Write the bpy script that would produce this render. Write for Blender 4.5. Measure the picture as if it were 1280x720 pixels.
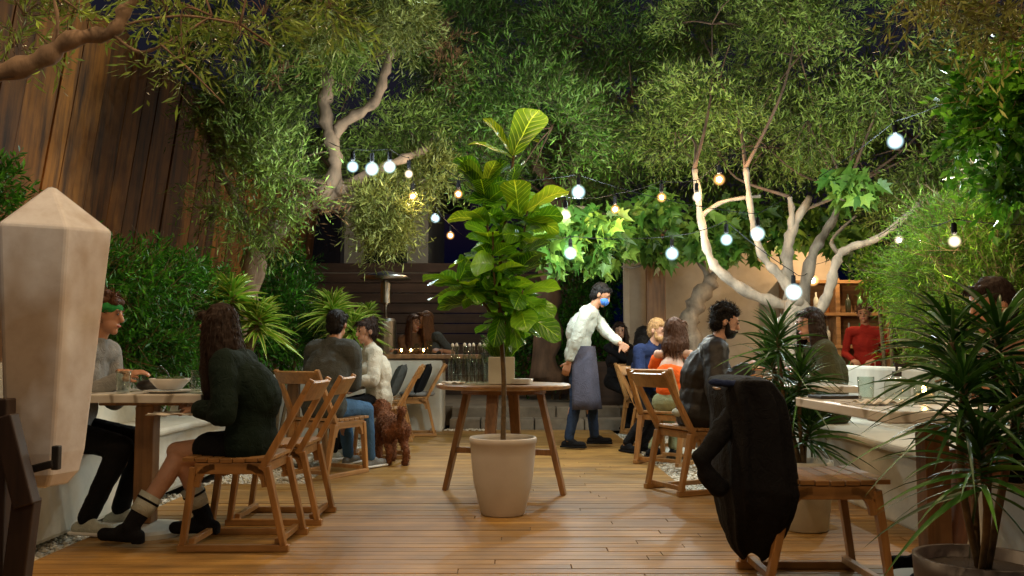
import bpy, bmesh, math, random
import numpy as np
from mathutils import Vector, Matrix
rnd = random.Random(7)
rng = np.random.default_rng(11)
R = math.radians
for o in list(bpy.data.objects): bpy.data.objects.remove(o)
SC = bpy.context.scene
COL = SC.collection

# ------------------------------------------------------------ camera, sky, exposure
F = 1100.0; CAMH = 0.98; TILT = math.atan(80 / F)
cam = bpy.data.cameras.new('camera'); camo = bpy.data.objects.new('camera', cam); COL.objects.link(camo)
camo.location = (0, 0, CAMH); camo.rotation_euler = (math.pi / 2 + TILT, 0, 0)
cam.sensor_width = 36; cam.lens = 36 * F / 1280; cam.clip_end = 500; cam.clip_start = 0.05
SC.camera = camo
w = bpy.data.worlds.new('World'); SC.world = w; w.use_nodes = True
wn = w.node_tree; bg = wn.nodes['Background']
sky = wn.nodes.new('ShaderNodeTexSky'); sky.sky_type = 'NISHITA'; sky.sun_disc = False
sky.sun_elevation = R(-3); sky.sun_rotation = R(180)
nm_ = wn.nodes.new('ShaderNodeMix'); nm_.data_type = 'RGBA'; nm_.blend_type = 'ADD'; nm_.inputs[0].default_value = 1
wn.links.new(sky.outputs[0], nm_.inputs[6]); nm_.inputs[7].default_value = (0.003, 0.011, 0.06, 1)   # urban night sky glow
wn.links.new(nm_.outputs[2], bg.inputs[0]); bg.inputs[1].default_value = 0.14
SC.view_settings.view_transform = 'Standard'; SC.view_settings.look = 'None'
SC.view_settings.gamma = 1; SC.view_settings.exposure = 0.0
SC.render.engine = 'CYCLES'

def P(px, py, Y):
    """world point seen at photo pixel px,py at distance Y"""
    d = Vector(((px - 640) / F, math.cos(TILT) - (360 - py) / F * math.sin(TILT),
                math.sin(TILT) + (360 - py) / F * math.cos(TILT)))
    return Vector((0, 0, CAMH)) + d * (Y / d.y)

# ------------------------------------------------------------ materials
def newmat(name):
    m = bpy.data.materials.new(name); m.use_nodes = True
    nt = m.node_tree; b = nt.nodes['Principled BSDF']
    return m, nt, b
def N(nt, t, **k):
    n = nt.nodes.new(t)
    for a, v in k.items(): setattr(n, a, v)
    return n
def ramp(nt, fac, stops):
    r = N(nt, 'ShaderNodeValToRGB')
    while len(r.color_ramp.elements) < len(stops): r.color_ramp.elements.new(0.5)
    for e, (p, c) in zip(r.color_ramp.elements, stops):
        e.position = p; e.color = (*c, 1)
    nt.links.new(fac, r.inputs[0]); return r
def coords(nt, scale=(1, 1, 1), world=True):
    if world: src = N(nt, 'ShaderNodeNewGeometry').outputs['Position']
    else: src = N(nt, 'ShaderNodeTexCoord').outputs['Object']
    mp = N(nt, 'ShaderNodeMapping'); mp.inputs['Scale'].default_value = scale
    nt.links.new(src, mp.inputs[0]); return mp.outputs[0]
def noise(nt, vec, scale, detail=6, rough=0.6):
    n = N(nt, 'ShaderNodeTexNoise'); n.inputs['Scale'].default_value = scale
    n.inputs['Detail'].default_value = detail; n.inputs['Roughness'].default_value = rough
    nt.links.new(vec, n.inputs['Vector']); return n.outputs[0]
def bump(nt, b, h, strength=0.3, dist=0.01):
    bp = N(nt, 'ShaderNodeBump'); bp.inputs['Strength'].default_value = strength
    bp.inputs['Distance'].default_value = dist
    nt.links.new(h, bp.inputs['Height']); nt.links.new(bp.outputs[0], b.inputs['Normal'])
def mul(nt, a, bsock, fac=1.0, mode='MULTIPLY'):
    m = N(nt, 'ShaderNodeMix', data_type='RGBA', blend_type=mode); m.inputs[0].default_value = fac
    nt.links.new(a, m.inputs[6]); nt.links.new(bsock, m.inputs[7]); return m.outputs[2]

def mat_simple(name, col, rough=0.7, var=0.25, scale=12, bs=0.2, metal=0, world=False, spec=0.5, sheen=0, det=6, stretch=(1,1,1)):
    m, nt, b = newmat(name)
    v = coords(nt, stretch, world); n = noise(nt, v, scale, det)
    r = ramp(nt, n, [(0.25, tuple(c * (1 - var) for c in col)), (0.75, tuple(min(1, c * (1 + var)) for c in col))])
    nt.links.new(r.outputs[0], b.inputs['Base Color'])
    b.inputs['Roughness'].default_value = rough; b.inputs['Metallic'].default_value = metal
    b.inputs['Specular IOR Level'].default_value = spec
    if sheen: b.inputs['Sheen Weight'].default_value = sheen
    n2 = noise(nt, v, scale * 4, 4)
    bump(nt, b, n2, bs, 0.004)
    return m
def mat_wood(name, col, axis=0, rough=0.5, island=0.35, world=False, fine=30, dark=0.45, bs=0.25):
    m, nt, b = newmat(name)
    sc = [fine, fine, fine]; sc[axis] = fine * 0.06
    v = coords(nt, sc, world); n = noise(nt, v, 1.0, 8, 0.65)
    n3 = noise(nt, coords(nt, (1, 1, 1), world), 3.0, 5)
    r = ramp(nt, n, [(0.3, tuple(c * dark for c in col)), (0.55, col), (0.8, tuple(min(1, c * 1.35) for c in col))])
    g = N(nt, 'ShaderNodeNewGeometry')
    r2 = ramp(nt, g.outputs['Random Per Island'], [(0, (1 - island,) * 3), (1, (1, 1, 1))])
    r3 = ramp(nt, n3, [(0.3, (0.62, 0.6, 0.56)), (0.65, (1, 1, 1))])
    c = mul(nt, r.outputs[0], r2.outputs[0]); c = mul(nt, c, r3.outputs[0])
    nt.links.new(c, b.inputs['Base Color']); b.inputs['Roughness'].default_value = rough
    bump(nt, b, n, bs, 0.003)
    return m
def mat_leaf(name, c1, c2, rough=0.45, trans=0.35, spec=0.4, tcol=None, veins=False, flip=None):
    m, nt, b = newmat(name); out = nt.nodes['Material Output']
    g = N(nt, 'ShaderNodeNewGeometry')
    r = ramp(nt, g.outputs['Random Per Island'], [(0, tuple(a * 0.8 for a in c1)), (0.65, tuple(a * 0.6 + d * 0.4 for a, d in zip(c1, c2))), (1, tuple(d * 1.3 for d in c2))])
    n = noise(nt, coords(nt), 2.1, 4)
    r2 = ramp(nt, n, [(0.34, (0.3, 0.36, 0.26)), (0.5, (0.75, 0.8, 0.7)), (0.66, (1.15, 1.15, 1.0))])  # clump tone variation, deepened to put canopy light and dark into the colour
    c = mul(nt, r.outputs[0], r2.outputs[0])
    if flip:
        mx = N(nt, 'ShaderNodeMix', data_type='RGBA'); nt.links.new(g.outputs['Backfacing'], mx.inputs[0])
        nt.links.new(c, mx.inputs[6]); mx.inputs[7].default_value = (*flip, 1); c = mx.outputs[2]
    if veins:
        uv = N(nt, 'ShaderNodeUVMap'); sp = N(nt, 'ShaderNodeSeparateXYZ'); nt.links.new(uv.outputs[0], sp.inputs[0])
        def mt(op, a, bb):
            k = N(nt, 'ShaderNodeMath', operation=op)
            for i, x in enumerate((a, bb)):
                if x is None: continue
                if isinstance(x, (int, float)): k.inputs[i].default_value = x
                else: nt.links.new(x, k.inputs[i])
            return k.outputs[0]
        au = mt('ABSOLUTE', mt('SUBTRACT', sp.outputs[0], 0.5), None)
        mid = mt('LESS_THAN', au, 0.018)
        ph = mt('SUBTRACT', mt('MULTIPLY', sp.outputs[1], 8.0), mt('MULTIPLY', au, 4.5))
        fr = mt('FRACT', ph, None); lat = mt('LESS_THAN', fr, 0.09)
        vv = mt('MAXIMUM', mid, mt('MULTIPLY', lat, 0.7))
        mx = N(nt, 'ShaderNodeMix', data_type='RGBA'); nt.links.new(vv, mx.inputs[0])
        nt.links.new(c, mx.inputs[6]); mx.inputs[7].default_value = (min(1, c2[0] * 1.9), min(1, c2[1] * 1.6), c2[2] * 1.6, 1); c = mx.outputs[2]
        bump(nt, b, mt('ABSOLUTE', mt('SUBTRACT', fr, 0.5), None), 0.5, 0.006)
    nt.links.new(c, b.inputs['Base Color'])
    b.inputs['Roughness'].default_value = rough; b.inputs['Specular IOR Level'].default_value = spec
    t = N(nt, 'ShaderNodeBsdfTranslucent'); mix = N(nt, 'ShaderNodeMixShader'); mix.inputs[0].default_value = trans
    if tcol:
        tm = N(nt, 'ShaderNodeMix', data_type='RGBA', blend_type='MULTIPLY'); tm.inputs[0].default_value = 1
        nt.links.new(c, tm.inputs[6]); tm.inputs[7].default_value = (*tcol, 1); nt.links.new(tm.outputs[2], t.inputs[0])
    else: nt.links.new(c, t.inputs[0])
    nt.links.new(b.outputs[0], mix.inputs[1]); nt.links.new(t.outputs[0], mix.inputs[2])
    nt.links.new(mix.outputs[0], out.inputs[0])
    return m
def mat_glass(name, col=(0.95, 1, 0.97), rough=0.03):
    m, nt, b = newmat(name); out = nt.nodes['Material Output']; nt.nodes.remove(b)
    t = N(nt, 'ShaderNodeBsdfTransparent'); t.inputs[0].default_value = (*[0.93 * c for c in col], 1)
    g = N(nt, 'ShaderNodeBsdfGlossy'); g.inputs['Roughness'].default_value = rough
    f = N(nt, 'ShaderNodeLayerWeight'); f.inputs[0].default_value = 0.5
    p_ = N(nt, 'ShaderNodeMath', operation='POWER'); p_.inputs[1].default_value = 3.5; nt.links.new(f.outputs['Facing'], p_.inputs[0])
    ma = N(nt, 'ShaderNodeMath', operation='MULTIPLY_ADD'); ma.inputs[1].default_value = 0.75; ma.inputs[2].default_value = 0.06; ma.use_clamp = True
    mx = N(nt, 'ShaderNodeMixShader'); nt.links.new(p_.outputs[0], ma.inputs[0]); nt.links.new(ma.outputs[0], mx.inputs[0])
    nt.links.new(t.outputs[0], mx.inputs[1]); nt.links.new(g.outputs[0], mx.inputs[2]); nt.links.new(mx.outputs[0], out.inputs[0])
    return m
def mat_bulb(name, col, s, soft=True):
    m, nt, b = newmat(name); out = nt.nodes['Material Output']; nt.nodes.remove(b)
    e = N(nt, 'ShaderNodeEmission'); e.inputs[0].default_value = (*col, 1); e.inputs[1].default_value = s
    if soft:   # glass globe: emission faded towards the rim to give a halo look
        f = N(nt, 'ShaderNodeLayerWeight'); f.inputs[0].default_value = 0.5
        i = N(nt, 'ShaderNodeMath', operation='SUBTRACT'); i.inputs[0].default_value = 1; nt.links.new(f.outputs['Facing'], i.inputs[1])
        p = N(nt, 'ShaderNodeMath', operation='POWER'); p.inputs[1].default_value = 4.0; nt.links.new(i.outputs[0], p.inputs[0])
        q = N(nt, 'ShaderNodeMath', operation='MULTIPLY'); q.inputs[1].default_value = s; nt.links.new(p.outputs[0], q.inputs[0]); nt.links.new(q.outputs[0], e.inputs[1])
    t = N(nt, 'ShaderNodeBsdfTransparent'); a = N(nt, 'ShaderNodeAddShader')
    nt.links.new(e.outputs[0], a.inputs[0]); nt.links.new(t.outputs[0], a.inputs[1]); nt.links.new(a.outputs[0], out.inputs[0])
    return m

M = {}
M['chair'] = mat_wood('chair_teak', (0.5, 0.245, 0.075), 2, 0.42, 0.15, fine=26, dark=0.55)
M['chair_h'] = mat_wood('chair_teak_flat', (0.54, 0.275, 0.09), 0, 0.4, 0.25, fine=26, dark=0.55)
M['table_wood'] = mat_wood('table_wood', (0.34, 0.17, 0.065), 2, 0.45, 0.1, fine=24)
M['table_top'] = mat_wood('table_top_wood', (0.46, 0.25, 0.1), 0, 0.35, 0.25, fine=24)
M['deck'] = mat_wood('deck_boards', (0.45, 0.245, 0.058), 0, 0.5, 0.32, True, fine=22, dark=0.5, bs=0.35)
M['barn'] = mat_wood('weathered_redwood', (0.36, 0.13, 0.013), 2, 0.8, 0.7, True, fine=9, dark=0.12, bs=0.7)
M['fence'] = mat_wood('dark_fence', (0.09, 0.05, 0.03), 0, 0.75, 0.45, True, fine=12)
M['dark_wood'] = mat_wood('charred_wood', (0.06, 0.03, 0.017), 2, 0.55, 0.2, fine=24)
M['plaster'] = mat_simple('white_plaster', (0.55, 0.54, 0.46), 0.75, 0.22, 3.5, 0.35)
M['plaster_w'] = mat_simple('beige_plaster_wall', (0.42, 0.35, 0.26), 0.85, 0.35, 1.6, 0.4, world=True, det=8)
M['house'] = mat_simple('grey_house_siding', (0.5, 0.45, 0.36), 0.85, 0.2, 2, 0.2, world=True)
M['roof'] = mat_simple('dark_roof', (0.05, 0.045, 0.05), 0.9, 0.3, 6, 0.3)
M['stone'] = mat_simple('step_stone', (0.17, 0.14, 0.1), 0.85, 0.4, 5, 0.6, world=True)
M['ground'] = mat_simple('garden_soil', (0.06, 0.045, 0.03), 0.95, 0.4, 6, 0.7, world=True)
M['pebble'] = mat_simple('white_pebbles', (0.62, 0.58, 0.48), 0.7, 0.3, 14, 0.3, world=True)
M['pot'] = mat_simple('ceramic_pot', (0.55, 0.5, 0.44), 0.5, 0.1, 4, 0.12)
M['terra'] = mat_simple('terracotta', (0.38, 0.13, 0.05), 0.75, 0.2, 6, 0.3)
M['dark_pot'] = mat_simple('dark_glazed_pot', (0.05, 0.035, 0.03), 0.4, 0.3, 6, 0.2)
M['soil'] = mat_simple('potting_soil', (0.03, 0.02, 0.013), 0.95, 0.4, 50, 0.9)
M['black'] = mat_simple('black_metal', (0.018, 0.017, 0.016), 0.45, 0.2, 20, 0.1)
M['steel'] = mat_simple('brushed_steel', (0.45, 0.42, 0.37), 0.35, 0.1, 8, 0.05, metal=1)
M['porcelain'] = mat_simple('porcelain', (0.75, 0.73, 0.68), 0.25, 0.04, 4, 0.02)
M['linen'] = mat_simple('linen', (0.6, 0.57, 0.5), 0.9, 0.08, 60, 0.4)
M['glass'] = mat_glass('clear_glass')
M['amber'] = mat_glass('amber_glass', (0.7, 0.32, 0.08))
M['food'] = mat_simple('bread_crust', (0.4, 0.19, 0.06), 0.7, 0.4, 30, 0.6)
M['salad'] = mat_simple('dark_greens', (0.05, 0.1, 0.02), 0.6, 0.5, 40, 0.6)
def mat_marble():
    m, nt, b = newmat('veined_marble')
    v = coords(nt, (1, 1, 1), True); n = noise(nt, v, 2.2, 8, 0.7)
    wv = N(nt, 'ShaderNodeTexWave'); wv.inputs['Scale'].default_value = 2.0; wv.inputs['Distortion'].default_value = 9; wv.inputs['Detail'].default_value = 4
    nt.links.new(v, wv.inputs[0])
    r = ramp(nt, wv.outputs[1], [(0.0, (0.3, 0.26, 0.2)), (0.12, (0.62, 0.58, 0.5)), (1, (0.7, 0.67, 0.6))])
    nt.links.new(r.outputs[0], b.inputs['Base Color']); b.inputs['Roughness'].default_value = 0.22; return m
M['marble'] = mat_marble()
def mat_quartz():
    m, nt, b = newmat('cloudy_quartz')
    v = coords(nt, (1, 1, 1), False)
    n = noise(nt, v, 5.5, 9, 0.7); n2 = noise(nt, coords(nt, (1, 1, 0.6), False), 2.4, 4)
    a = ramp(nt, n, [(0.3, (0.66, 0.63, 0.63)), (0.46, (0.8, 0.8, 0.83)), (0.6, (0.9, 0.92, 0.97))])
    c = ramp(nt, n2, [(0.36, (0.6, 0.46, 0.32)), (0.5, (0.97, 0.95, 0.92)), (0.7, (1, 1, 1))])
    nt.links.new(mul(nt, a.outputs[0], c.outputs[0]), b.inputs['Base Color'])
    b.inputs['Roughness'].default_value = 0.07; b.inputs['Subsurface Weight'].default_value = 0.12
    b.inputs['Subsurface Radius'].default_value = (0.05, 0.045, 0.04); b.inputs['Subsurface Scale'].default_value = 0.5
    b.inputs['Coat Weight'].default_value = 1.0; bump(nt, b, noise(nt, v, 22, 5), 0.08, 0.003); b.inputs['Coat Roughness'].default_value = 0.05; return m
M['quartz'] = mat_quartz()
M['bark'] = mat_simple('olive_bark', (0.2, 0.13, 0.08), 0.9, 0.65, 9, 1.0, world=True, stretch=(1, 1, 0.35), det=9)
M['bark_pale'] = mat_simple('pale_fig_bark', (0.22, 0.175, 0.125), 0.85, 0.6, 10, 0.8, world=True, stretch=(1, 1, 0.5), det=9)
M['bark_dark'] = mat_simple('dark_bark', (0.12, 0.07, 0.04), 0.9, 0.5, 9, 0.9, world=True, stretch=(1, 1, 0.3), det=8)
M['stem'] = mat_simple('green_brown_stem', (0.12, 0.075, 0.03), 0.8, 0.4, 40, 0.4)
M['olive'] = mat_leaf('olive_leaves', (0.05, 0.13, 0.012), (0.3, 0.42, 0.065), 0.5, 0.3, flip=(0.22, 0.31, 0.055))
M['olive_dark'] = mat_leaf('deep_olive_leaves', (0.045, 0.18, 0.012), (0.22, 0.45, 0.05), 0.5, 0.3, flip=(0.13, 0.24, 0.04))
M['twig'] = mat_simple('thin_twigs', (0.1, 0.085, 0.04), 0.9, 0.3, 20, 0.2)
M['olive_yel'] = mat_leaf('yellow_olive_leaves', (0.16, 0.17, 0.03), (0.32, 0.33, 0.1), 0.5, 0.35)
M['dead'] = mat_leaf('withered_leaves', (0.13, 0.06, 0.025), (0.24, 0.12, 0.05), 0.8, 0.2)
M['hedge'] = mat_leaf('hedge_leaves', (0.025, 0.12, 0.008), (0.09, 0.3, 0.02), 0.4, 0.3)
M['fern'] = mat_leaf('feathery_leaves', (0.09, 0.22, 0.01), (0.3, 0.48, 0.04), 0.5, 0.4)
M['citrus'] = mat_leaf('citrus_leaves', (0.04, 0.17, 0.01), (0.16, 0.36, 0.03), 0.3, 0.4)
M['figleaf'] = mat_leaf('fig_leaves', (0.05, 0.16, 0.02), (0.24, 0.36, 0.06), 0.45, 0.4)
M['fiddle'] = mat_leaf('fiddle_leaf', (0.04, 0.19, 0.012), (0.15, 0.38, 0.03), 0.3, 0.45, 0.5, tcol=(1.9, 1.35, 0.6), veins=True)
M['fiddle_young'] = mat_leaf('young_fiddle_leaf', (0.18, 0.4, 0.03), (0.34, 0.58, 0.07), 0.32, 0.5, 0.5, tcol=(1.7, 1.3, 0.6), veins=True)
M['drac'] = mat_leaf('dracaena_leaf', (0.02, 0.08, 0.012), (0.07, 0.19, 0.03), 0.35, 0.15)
def mat_var():
    m = mat_leaf('striped_dracaena_leaf', (0.14, 0.36, 0.02), (0.26, 0.5, 0.04), 0.35, 0.35)
    nt = m.node_tree; b = nt.nodes['Principled BSDF']
    old = b.inputs['Base Color'].links[0].from_socket
    uv = N(nt, 'ShaderNodeUVMap'); sp = N(nt, 'ShaderNodeSeparateXYZ'); nt.links.new(uv.outputs[0], sp.inputs[0])
    s = N(nt, 'ShaderNodeMath', operation='SUBTRACT'); s.inputs[1].default_value = 0.5; nt.links.new(sp.outputs[0], s.inputs[0])
    a = N(nt, 'ShaderNodeMath', operation='ABSOLUTE'); nt.links.new(s.outputs[0], a.inputs[0])
    g = N(nt, 'ShaderNodeMath', operation='GREATER_THAN'); g.inputs[1].default_value = 0.27; nt.links.new(a.outputs[0], g.inputs[0])
    mx = N(nt, 'ShaderNodeMix', data_type='RGBA'); nt.links.new(g.outputs[0], mx.inputs[0]); nt.links.new(old, mx.inputs[6])
    mx.inputs[7].default_value = (0.55, 0.58, 0.12, 1); nt.links.new(mx.outputs[2], b.inputs['Base Color'])
    return m
M['drac_var'] = mat_var()
def skin(name, col):
    m, nt, b = newmat(name)
    n = noise(nt, coords(nt, (1, 1, 1), False), 25, 4)
    r = ramp(nt, n, [(0.3, tuple(c * 0.85 for c in col)), (0.7, col)]); nt.links.new(r.outputs[0], b.inputs['Base Color'])
    b.inputs['Roughness'].default_value = 0.5; b.inputs['Subsurface Weight'].default_value = 0.12
    b.inputs['Subsurface Radius'].default_value = (0.02, 0.008, 0.004); b.inputs['Subsurface Scale'].default_value = 0.5
    return m
M['skin'] = skin('skin', (0.5, 0.27, 0.17)); M['skin_tan'] = skin('tan_skin', (0.4, 0.19, 0.1)); M['skin_pale'] = skin('pale_skin', (0.6, 0.36, 0.25))
def cloth(name, col, rough=0.88):
    m, nt, b = newmat(name); v = coords(nt, (1, 1, 1), False)
    d = noise(nt, v, 5, 3); mpv = N(nt, 'ShaderNodeVectorMath', operation='MULTIPLY_ADD'); nt.links.new(d, mpv.inputs[0]); mpv.inputs[1].default_value = (0.5, 0.5, 0.9); nt.links.new(v, mpv.inputs[2])
    fo = N(nt, 'ShaderNodeTexNoise'); fo.inputs['Scale'].default_value = 13; fo.inputs['Detail'].default_value = 3; fo.inputs['Distortion'].default_value = 1.6; nt.links.new(mpv.outputs[0], fo.inputs['Vector'])
    we = noise(nt, v, 320, 2); r = ramp(nt, noise(nt, v, 7, 3), [(0.3, tuple(c * 0.85 for c in col)), (0.7, tuple(min(1, c * 1.18) for c in col))])
    nt.links.new(r.outputs[0], b.inputs['Base Color']); b.inputs['Roughness'].default_value = rough; b.inputs['Specular IOR Level'].default_value = 0.15
    b1 = N(nt, 'ShaderNodeBump'); b1.inputs['Strength'].default_value = 0.5; b1.inputs['Distance'].default_value = 0.022; nt.links.new(fo.outputs[0], b1.inputs['Height'])
    b2 = N(nt, 'ShaderNodeBump'); b2.inputs['Strength'].default_value = 0.3; b2.inputs['Distance'].default_value = 0.002; nt.links.new(we, b2.inputs['Height']); nt.links.new(b1.outputs[0], b2.inputs['Normal']); nt.links.new(b2.outputs[0], b.inputs['Normal'])
    return m
CL = {k: cloth(k + '_cloth', c) for k, c in dict(black=(0.007, 0.007, 0.008), grey=(0.2, 0.2, 0.19), charcoal=(0.06, 0.065, 0.06),
      green=(0.006, 0.014, 0.01), white=(0.45, 0.47, 0.4), cream=(0.5, 0.47, 0.38), jeans=(0.05, 0.11, 0.2), darkjeans=(0.02, 0.035, 0.07), navy=(0.015, 0.025, 0.07), apron=(0.065, 0.065, 0.09),
      orange=(0.7, 0.11, 0.015), red=(0.28, 0.02, 0.012), floral=(0.25, 0.27, 0.15), brown=(0.14, 0.07, 0.035), olive=(0.06, 0.06, 0.03), blue=(0.06, 0.18, 0.55), capgreen=(0.02, 0.18, 0.04)).items()}
M['leather'] = mat_simple('black_leather', (0.014, 0.012, 0.011), 0.5, 0.2, 12, 0.5, spec=0.3)
HAIR = {k: mat_simple(k + '_hair', c, 0.55, 0.35, 70, 0.6, stretch=(1, 1, 0.15), spec=0.15) for k, c in dict(black=(0.01, 0.008, 0.007), dark=(0.022, 0.012, 0.008), brown=(0.07, 0.03, 0.014), auburn=(0.13, 0.055, 0.022), blond=(0.3, 0.17, 0.07)).items()}
M['fur'] = mat_simple('brown_curly_fur', (0.16, 0.055, 0.018), 0.9, 0.5, 30, 1.0)
M['eye'] = mat_simple('eye_dark', (0.015, 0.01, 0.008), 0.2, 0.1, 10, 0)
M['lip'] = mat_simple('lip', (0.35, 0.08, 0.06), 0.5, 0.1, 10, 0)
M['cool'] = mat_bulb('cool_bulb', (0.62, 0.92, 1.0), 2.2); M['warm'] = mat_bulb('warm_bulb', (1.0, 0.48, 0.14), 1.9)
M['neutral'] = mat_bulb('neutral_bulb', (1.0, 0.8, 0.55), 2.0)
M['filament'] = mat_bulb('filament_glow', (1.0, 0.93, 0.8), 40, False)
M['flame'] = mat_bulb('candle_flame', (1.0, 0.5, 0.15), 30, False)
M['window_dark'] = mat_simple('dark_window', (0.01, 0.012, 0.02), 0.1, 0.2, 3, 0)

# ------------------------------------------------------------ mesh builder
def frame_from(d, hint=Vector((0, 0, 1))):
    d = Vector(d).normalized()
    if abs(d.dot(hint)) > 0.98: hint = Vector((1, 0, 0))
    a = hint.cross(d).normalized(); b = d.cross(a).normalized()
    return a, b, d
class MB:
    def __init__(s): s.v = []; s.f = []; s.uv = None
    def add(s, vs, fs):
        k = len(s.v); s.v += [tuple(x) for x in vs]; s.f += [tuple(i + k for i in f) for f in fs]; return s
    def box(s, c, size, rz=0, ry=0, rx=0):
        hx, hy, hz = (x / 2 for x in size)
        m = Matrix.Translation(Vector(c)) @ Matrix.Rotation(rz, 4, 'Z') @ Matrix.Rotation(ry, 4, 'Y') @ Matrix.Rotation(rx, 4, 'X')
        vs = [m @ Vector((x, y, z)) for x in (-hx, hx) for y in (-hy, hy) for z in (-hz, hz)]
        return s.add(vs, [(0, 1, 3, 2), (4, 6, 7, 5), (0, 4, 5, 1), (2, 3, 7, 6), (0, 2, 6, 4), (1, 5, 7, 3)])
    def bar(s, p0, p1, w, h, hint=Vector((0, 1, 0)), taper=1.0):
        p0, p1 = Vector(p0), Vector(p1); a, b, d = frame_from(p1 - p0, Vector(hint))
        vs = []
        for p, k in ((p0, 1), (p1, taper)):
            for sx, sy in ((-1, -1), (1, -1), (1, 1), (-1, 1)): vs.append(p + b * (sx * w / 2 * k) + a * (sy * h / 2 * k))
        return s.add(vs, [(3, 2, 1, 0), (4, 5, 6, 7), (0, 1, 5, 4), (1, 2, 6, 5), (2, 3, 7, 6), (3, 0, 4, 7)])
    def tube(s, pts, rad, n=8, cap=True):
        pts = [Vector(p) for p in pts]; k = len(s.v); m = len(pts)
        if not hasattr(rad, '__len__'): rad = [rad] * m
        a = None
        for i, p in enumerate(pts):
            d = (pts[min(i + 1, m - 1)] - pts[max(i - 1, 0)]).normalized()
            if a is None: a, b, _ = frame_from(d)
            else:
                a = (a - d * a.dot(d)).normalized(); b = d.cross(a)
            for j in range(n):
                t = 2 * math.pi * j / n; s.v.append(tuple(p + (a * math.cos(t) + b * math.sin(t)) * rad[i]))
        for i in range(m - 1):
            for j in range(n):
                s.f.append((k + i * n + j, k + i * n + (j + 1) % n, k + (i + 1) * n + (j + 1) % n, k + (i + 1) * n + j))
        if cap:
            s.f.append(tuple(k + j for j in reversed(range(n)))); s.f.append(tuple(k + (m - 1) * n + j for j in range(n)))
        return s
    def lathe(s, prof, c=(0, 0, 0), n=24, closed=False):
        c = Vector(c); k = len(s.v); m = len(prof)
        for r, z in prof:
            for j in range(n):
                t = 2 * math.pi * j / n; s.v.append((c.x + r * math.cos(t), c.y + r * math.sin(t), c.z + z))
        for i in range(m - 1):
            for j in range(n): s.f.append((k + i * n + j, k + i * n + (j + 1) % n, k + (i + 1) * n + (j + 1) % n, k + (i + 1) * n + j))
        if closed:
            for j in range(n): s.f.append((k + (m - 1) * n + j, k + (m - 1) * n + (j + 1) % n, k + (j + 1) % n, k + j))
        else:
            s.f.append(tuple(k + j for j in reversed(range(n)))); s.f.append(tuple(k + (m - 1) * n + j for j in range(n)))
        return s
    def ell(s, c, r, axes=None, n=14, m=9):
        c = Vector(c)
        if not hasattr(r, '__len__'): r = (r, r, r)
        if axes is None: axes = (Vector((1, 0, 0)), Vector((0, 1, 0)), Vector((0, 0, 1)))
        vs = [c - axes[2] * r[2]]
        for i in range(1, m):
            ph = -math.pi / 2 + math.pi * i / m
            for j in range(n):
                t = 2 * math.pi * j / n
                vs.append(c + axes[0] * (r[0] * math.cos(ph) * math.cos(t)) + axes[1] * (r[1] * math.cos(ph) * math.sin(t)) + axes[2] * (r[2] * math.sin(ph)))
        vs.append(c + axes[2] * r[2]); L = len(vs) - 1; fs = []
        for j in range(n):
            fs.append((0, 1 + (j + 1) % n, 1 + j)); fs.append((L, L - n + j, L - n + (j + 1) % n))
        for i in range(m - 2):
            for j in range(n): fs.append((1 + i * n + j, 1 + i * n + (j + 1) % n, 1 + (i + 1) * n + (j + 1) % n, 1 + (i + 1) * n + j))
        return s.add(vs, fs)
    def cap(s, p0, p1, r0, r1, n=12):
        p0, p1 = Vector(p0), Vector(p1)
        if (p1 - p0).length < 1e-4: return s.ell(p0, r0, None, n, 8)
        a, b, d = frame_from(p1 - p0); pts = []; rad = []
        for k in range(5):
            t = math.pi / 2 * k / 4; pts.append(p0 - d * r0 * math.cos(t)); rad.append(max(1e-4, r0 * math.sin(t)))
        for k in range(5):
            t = math.pi / 2 * k / 4; pts.append(p1 + d * r1 * math.sin(t)); rad.append(max(1e-4, r1 * math.cos(t)))
        k = len(s.v)
        for p, r in zip(pts, rad):
            for j in range(n):
                t = 2 * math.pi * j / n; s.v.append(tuple(p + (a * math.cos(t) + b * math.sin(t)) * r))
        for i in range(9):
            for j in range(n): s.f.append((k + i * n + j, k + i * n + (j + 1) % n, k + (i + 1) * n + (j + 1) % n, k + (i + 1) * n + j))
        s.f.append(tuple(k + j for j in reversed(range(n)))); s.f.append(tuple(k + 9 * n + j for j in range(n)))
        return s
    def build(s, name, m, parent=None, smooth=False, bevel=0, origin=None):
        me = bpy.data.meshes.new(name); vs = s.v
        me.from_pydata(vs, [], s.f); me.update()
        if m: me.materials.append(m)
        if smooth: me.polygons.foreach_set('use_smooth', [True] * len(me.polygons))
        o = bpy.data.objects.new(name, me); COL.objects.link(o)
        if parent: o.parent = parent
        if origin is not None:
            me.transform(Matrix.Translation(-Vector(origin))); o.location = origin
        if bevel:
            b = o.modifiers.new('bevel', 'BEVEL'); b.width = bevel; b.segments = 2; b.limit_method = 'ANGLE'
        return o
def tag(o, label=None, cat=None, group=None, kind=None):
    if label: o['label'] = label
    if cat: o['category'] = cat
    if group: o['group'] = group
    if kind: o['kind'] = kind
    return o
def thing(name, label, cat, loc=(0, 0, 0), rz=0, group=None):
    o = bpy.data.objects.new(name, None); COL.objects.link(o); o.empty_display_size = 0.1
    o.location = loc; o.rotation_euler = (0, 0, rz); return tag(o, label, cat, group)
def struct(name, mb, m, **k): return tag(mb.build(name, m, **k), kind='structure')
def copy_thing(root, loc, rz, label):
    r = root.copy(); COL.objects.link(r); r.location = loc; r.rotation_euler = (0, 0, rz); r['label'] = label
    for ch in root.children:
        c = ch.copy(); COL.objects.link(c); c.parent = r
        for g in ch.children:
            d = g.copy(); COL.objects.link(d); d.parent = c
    return r
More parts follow.
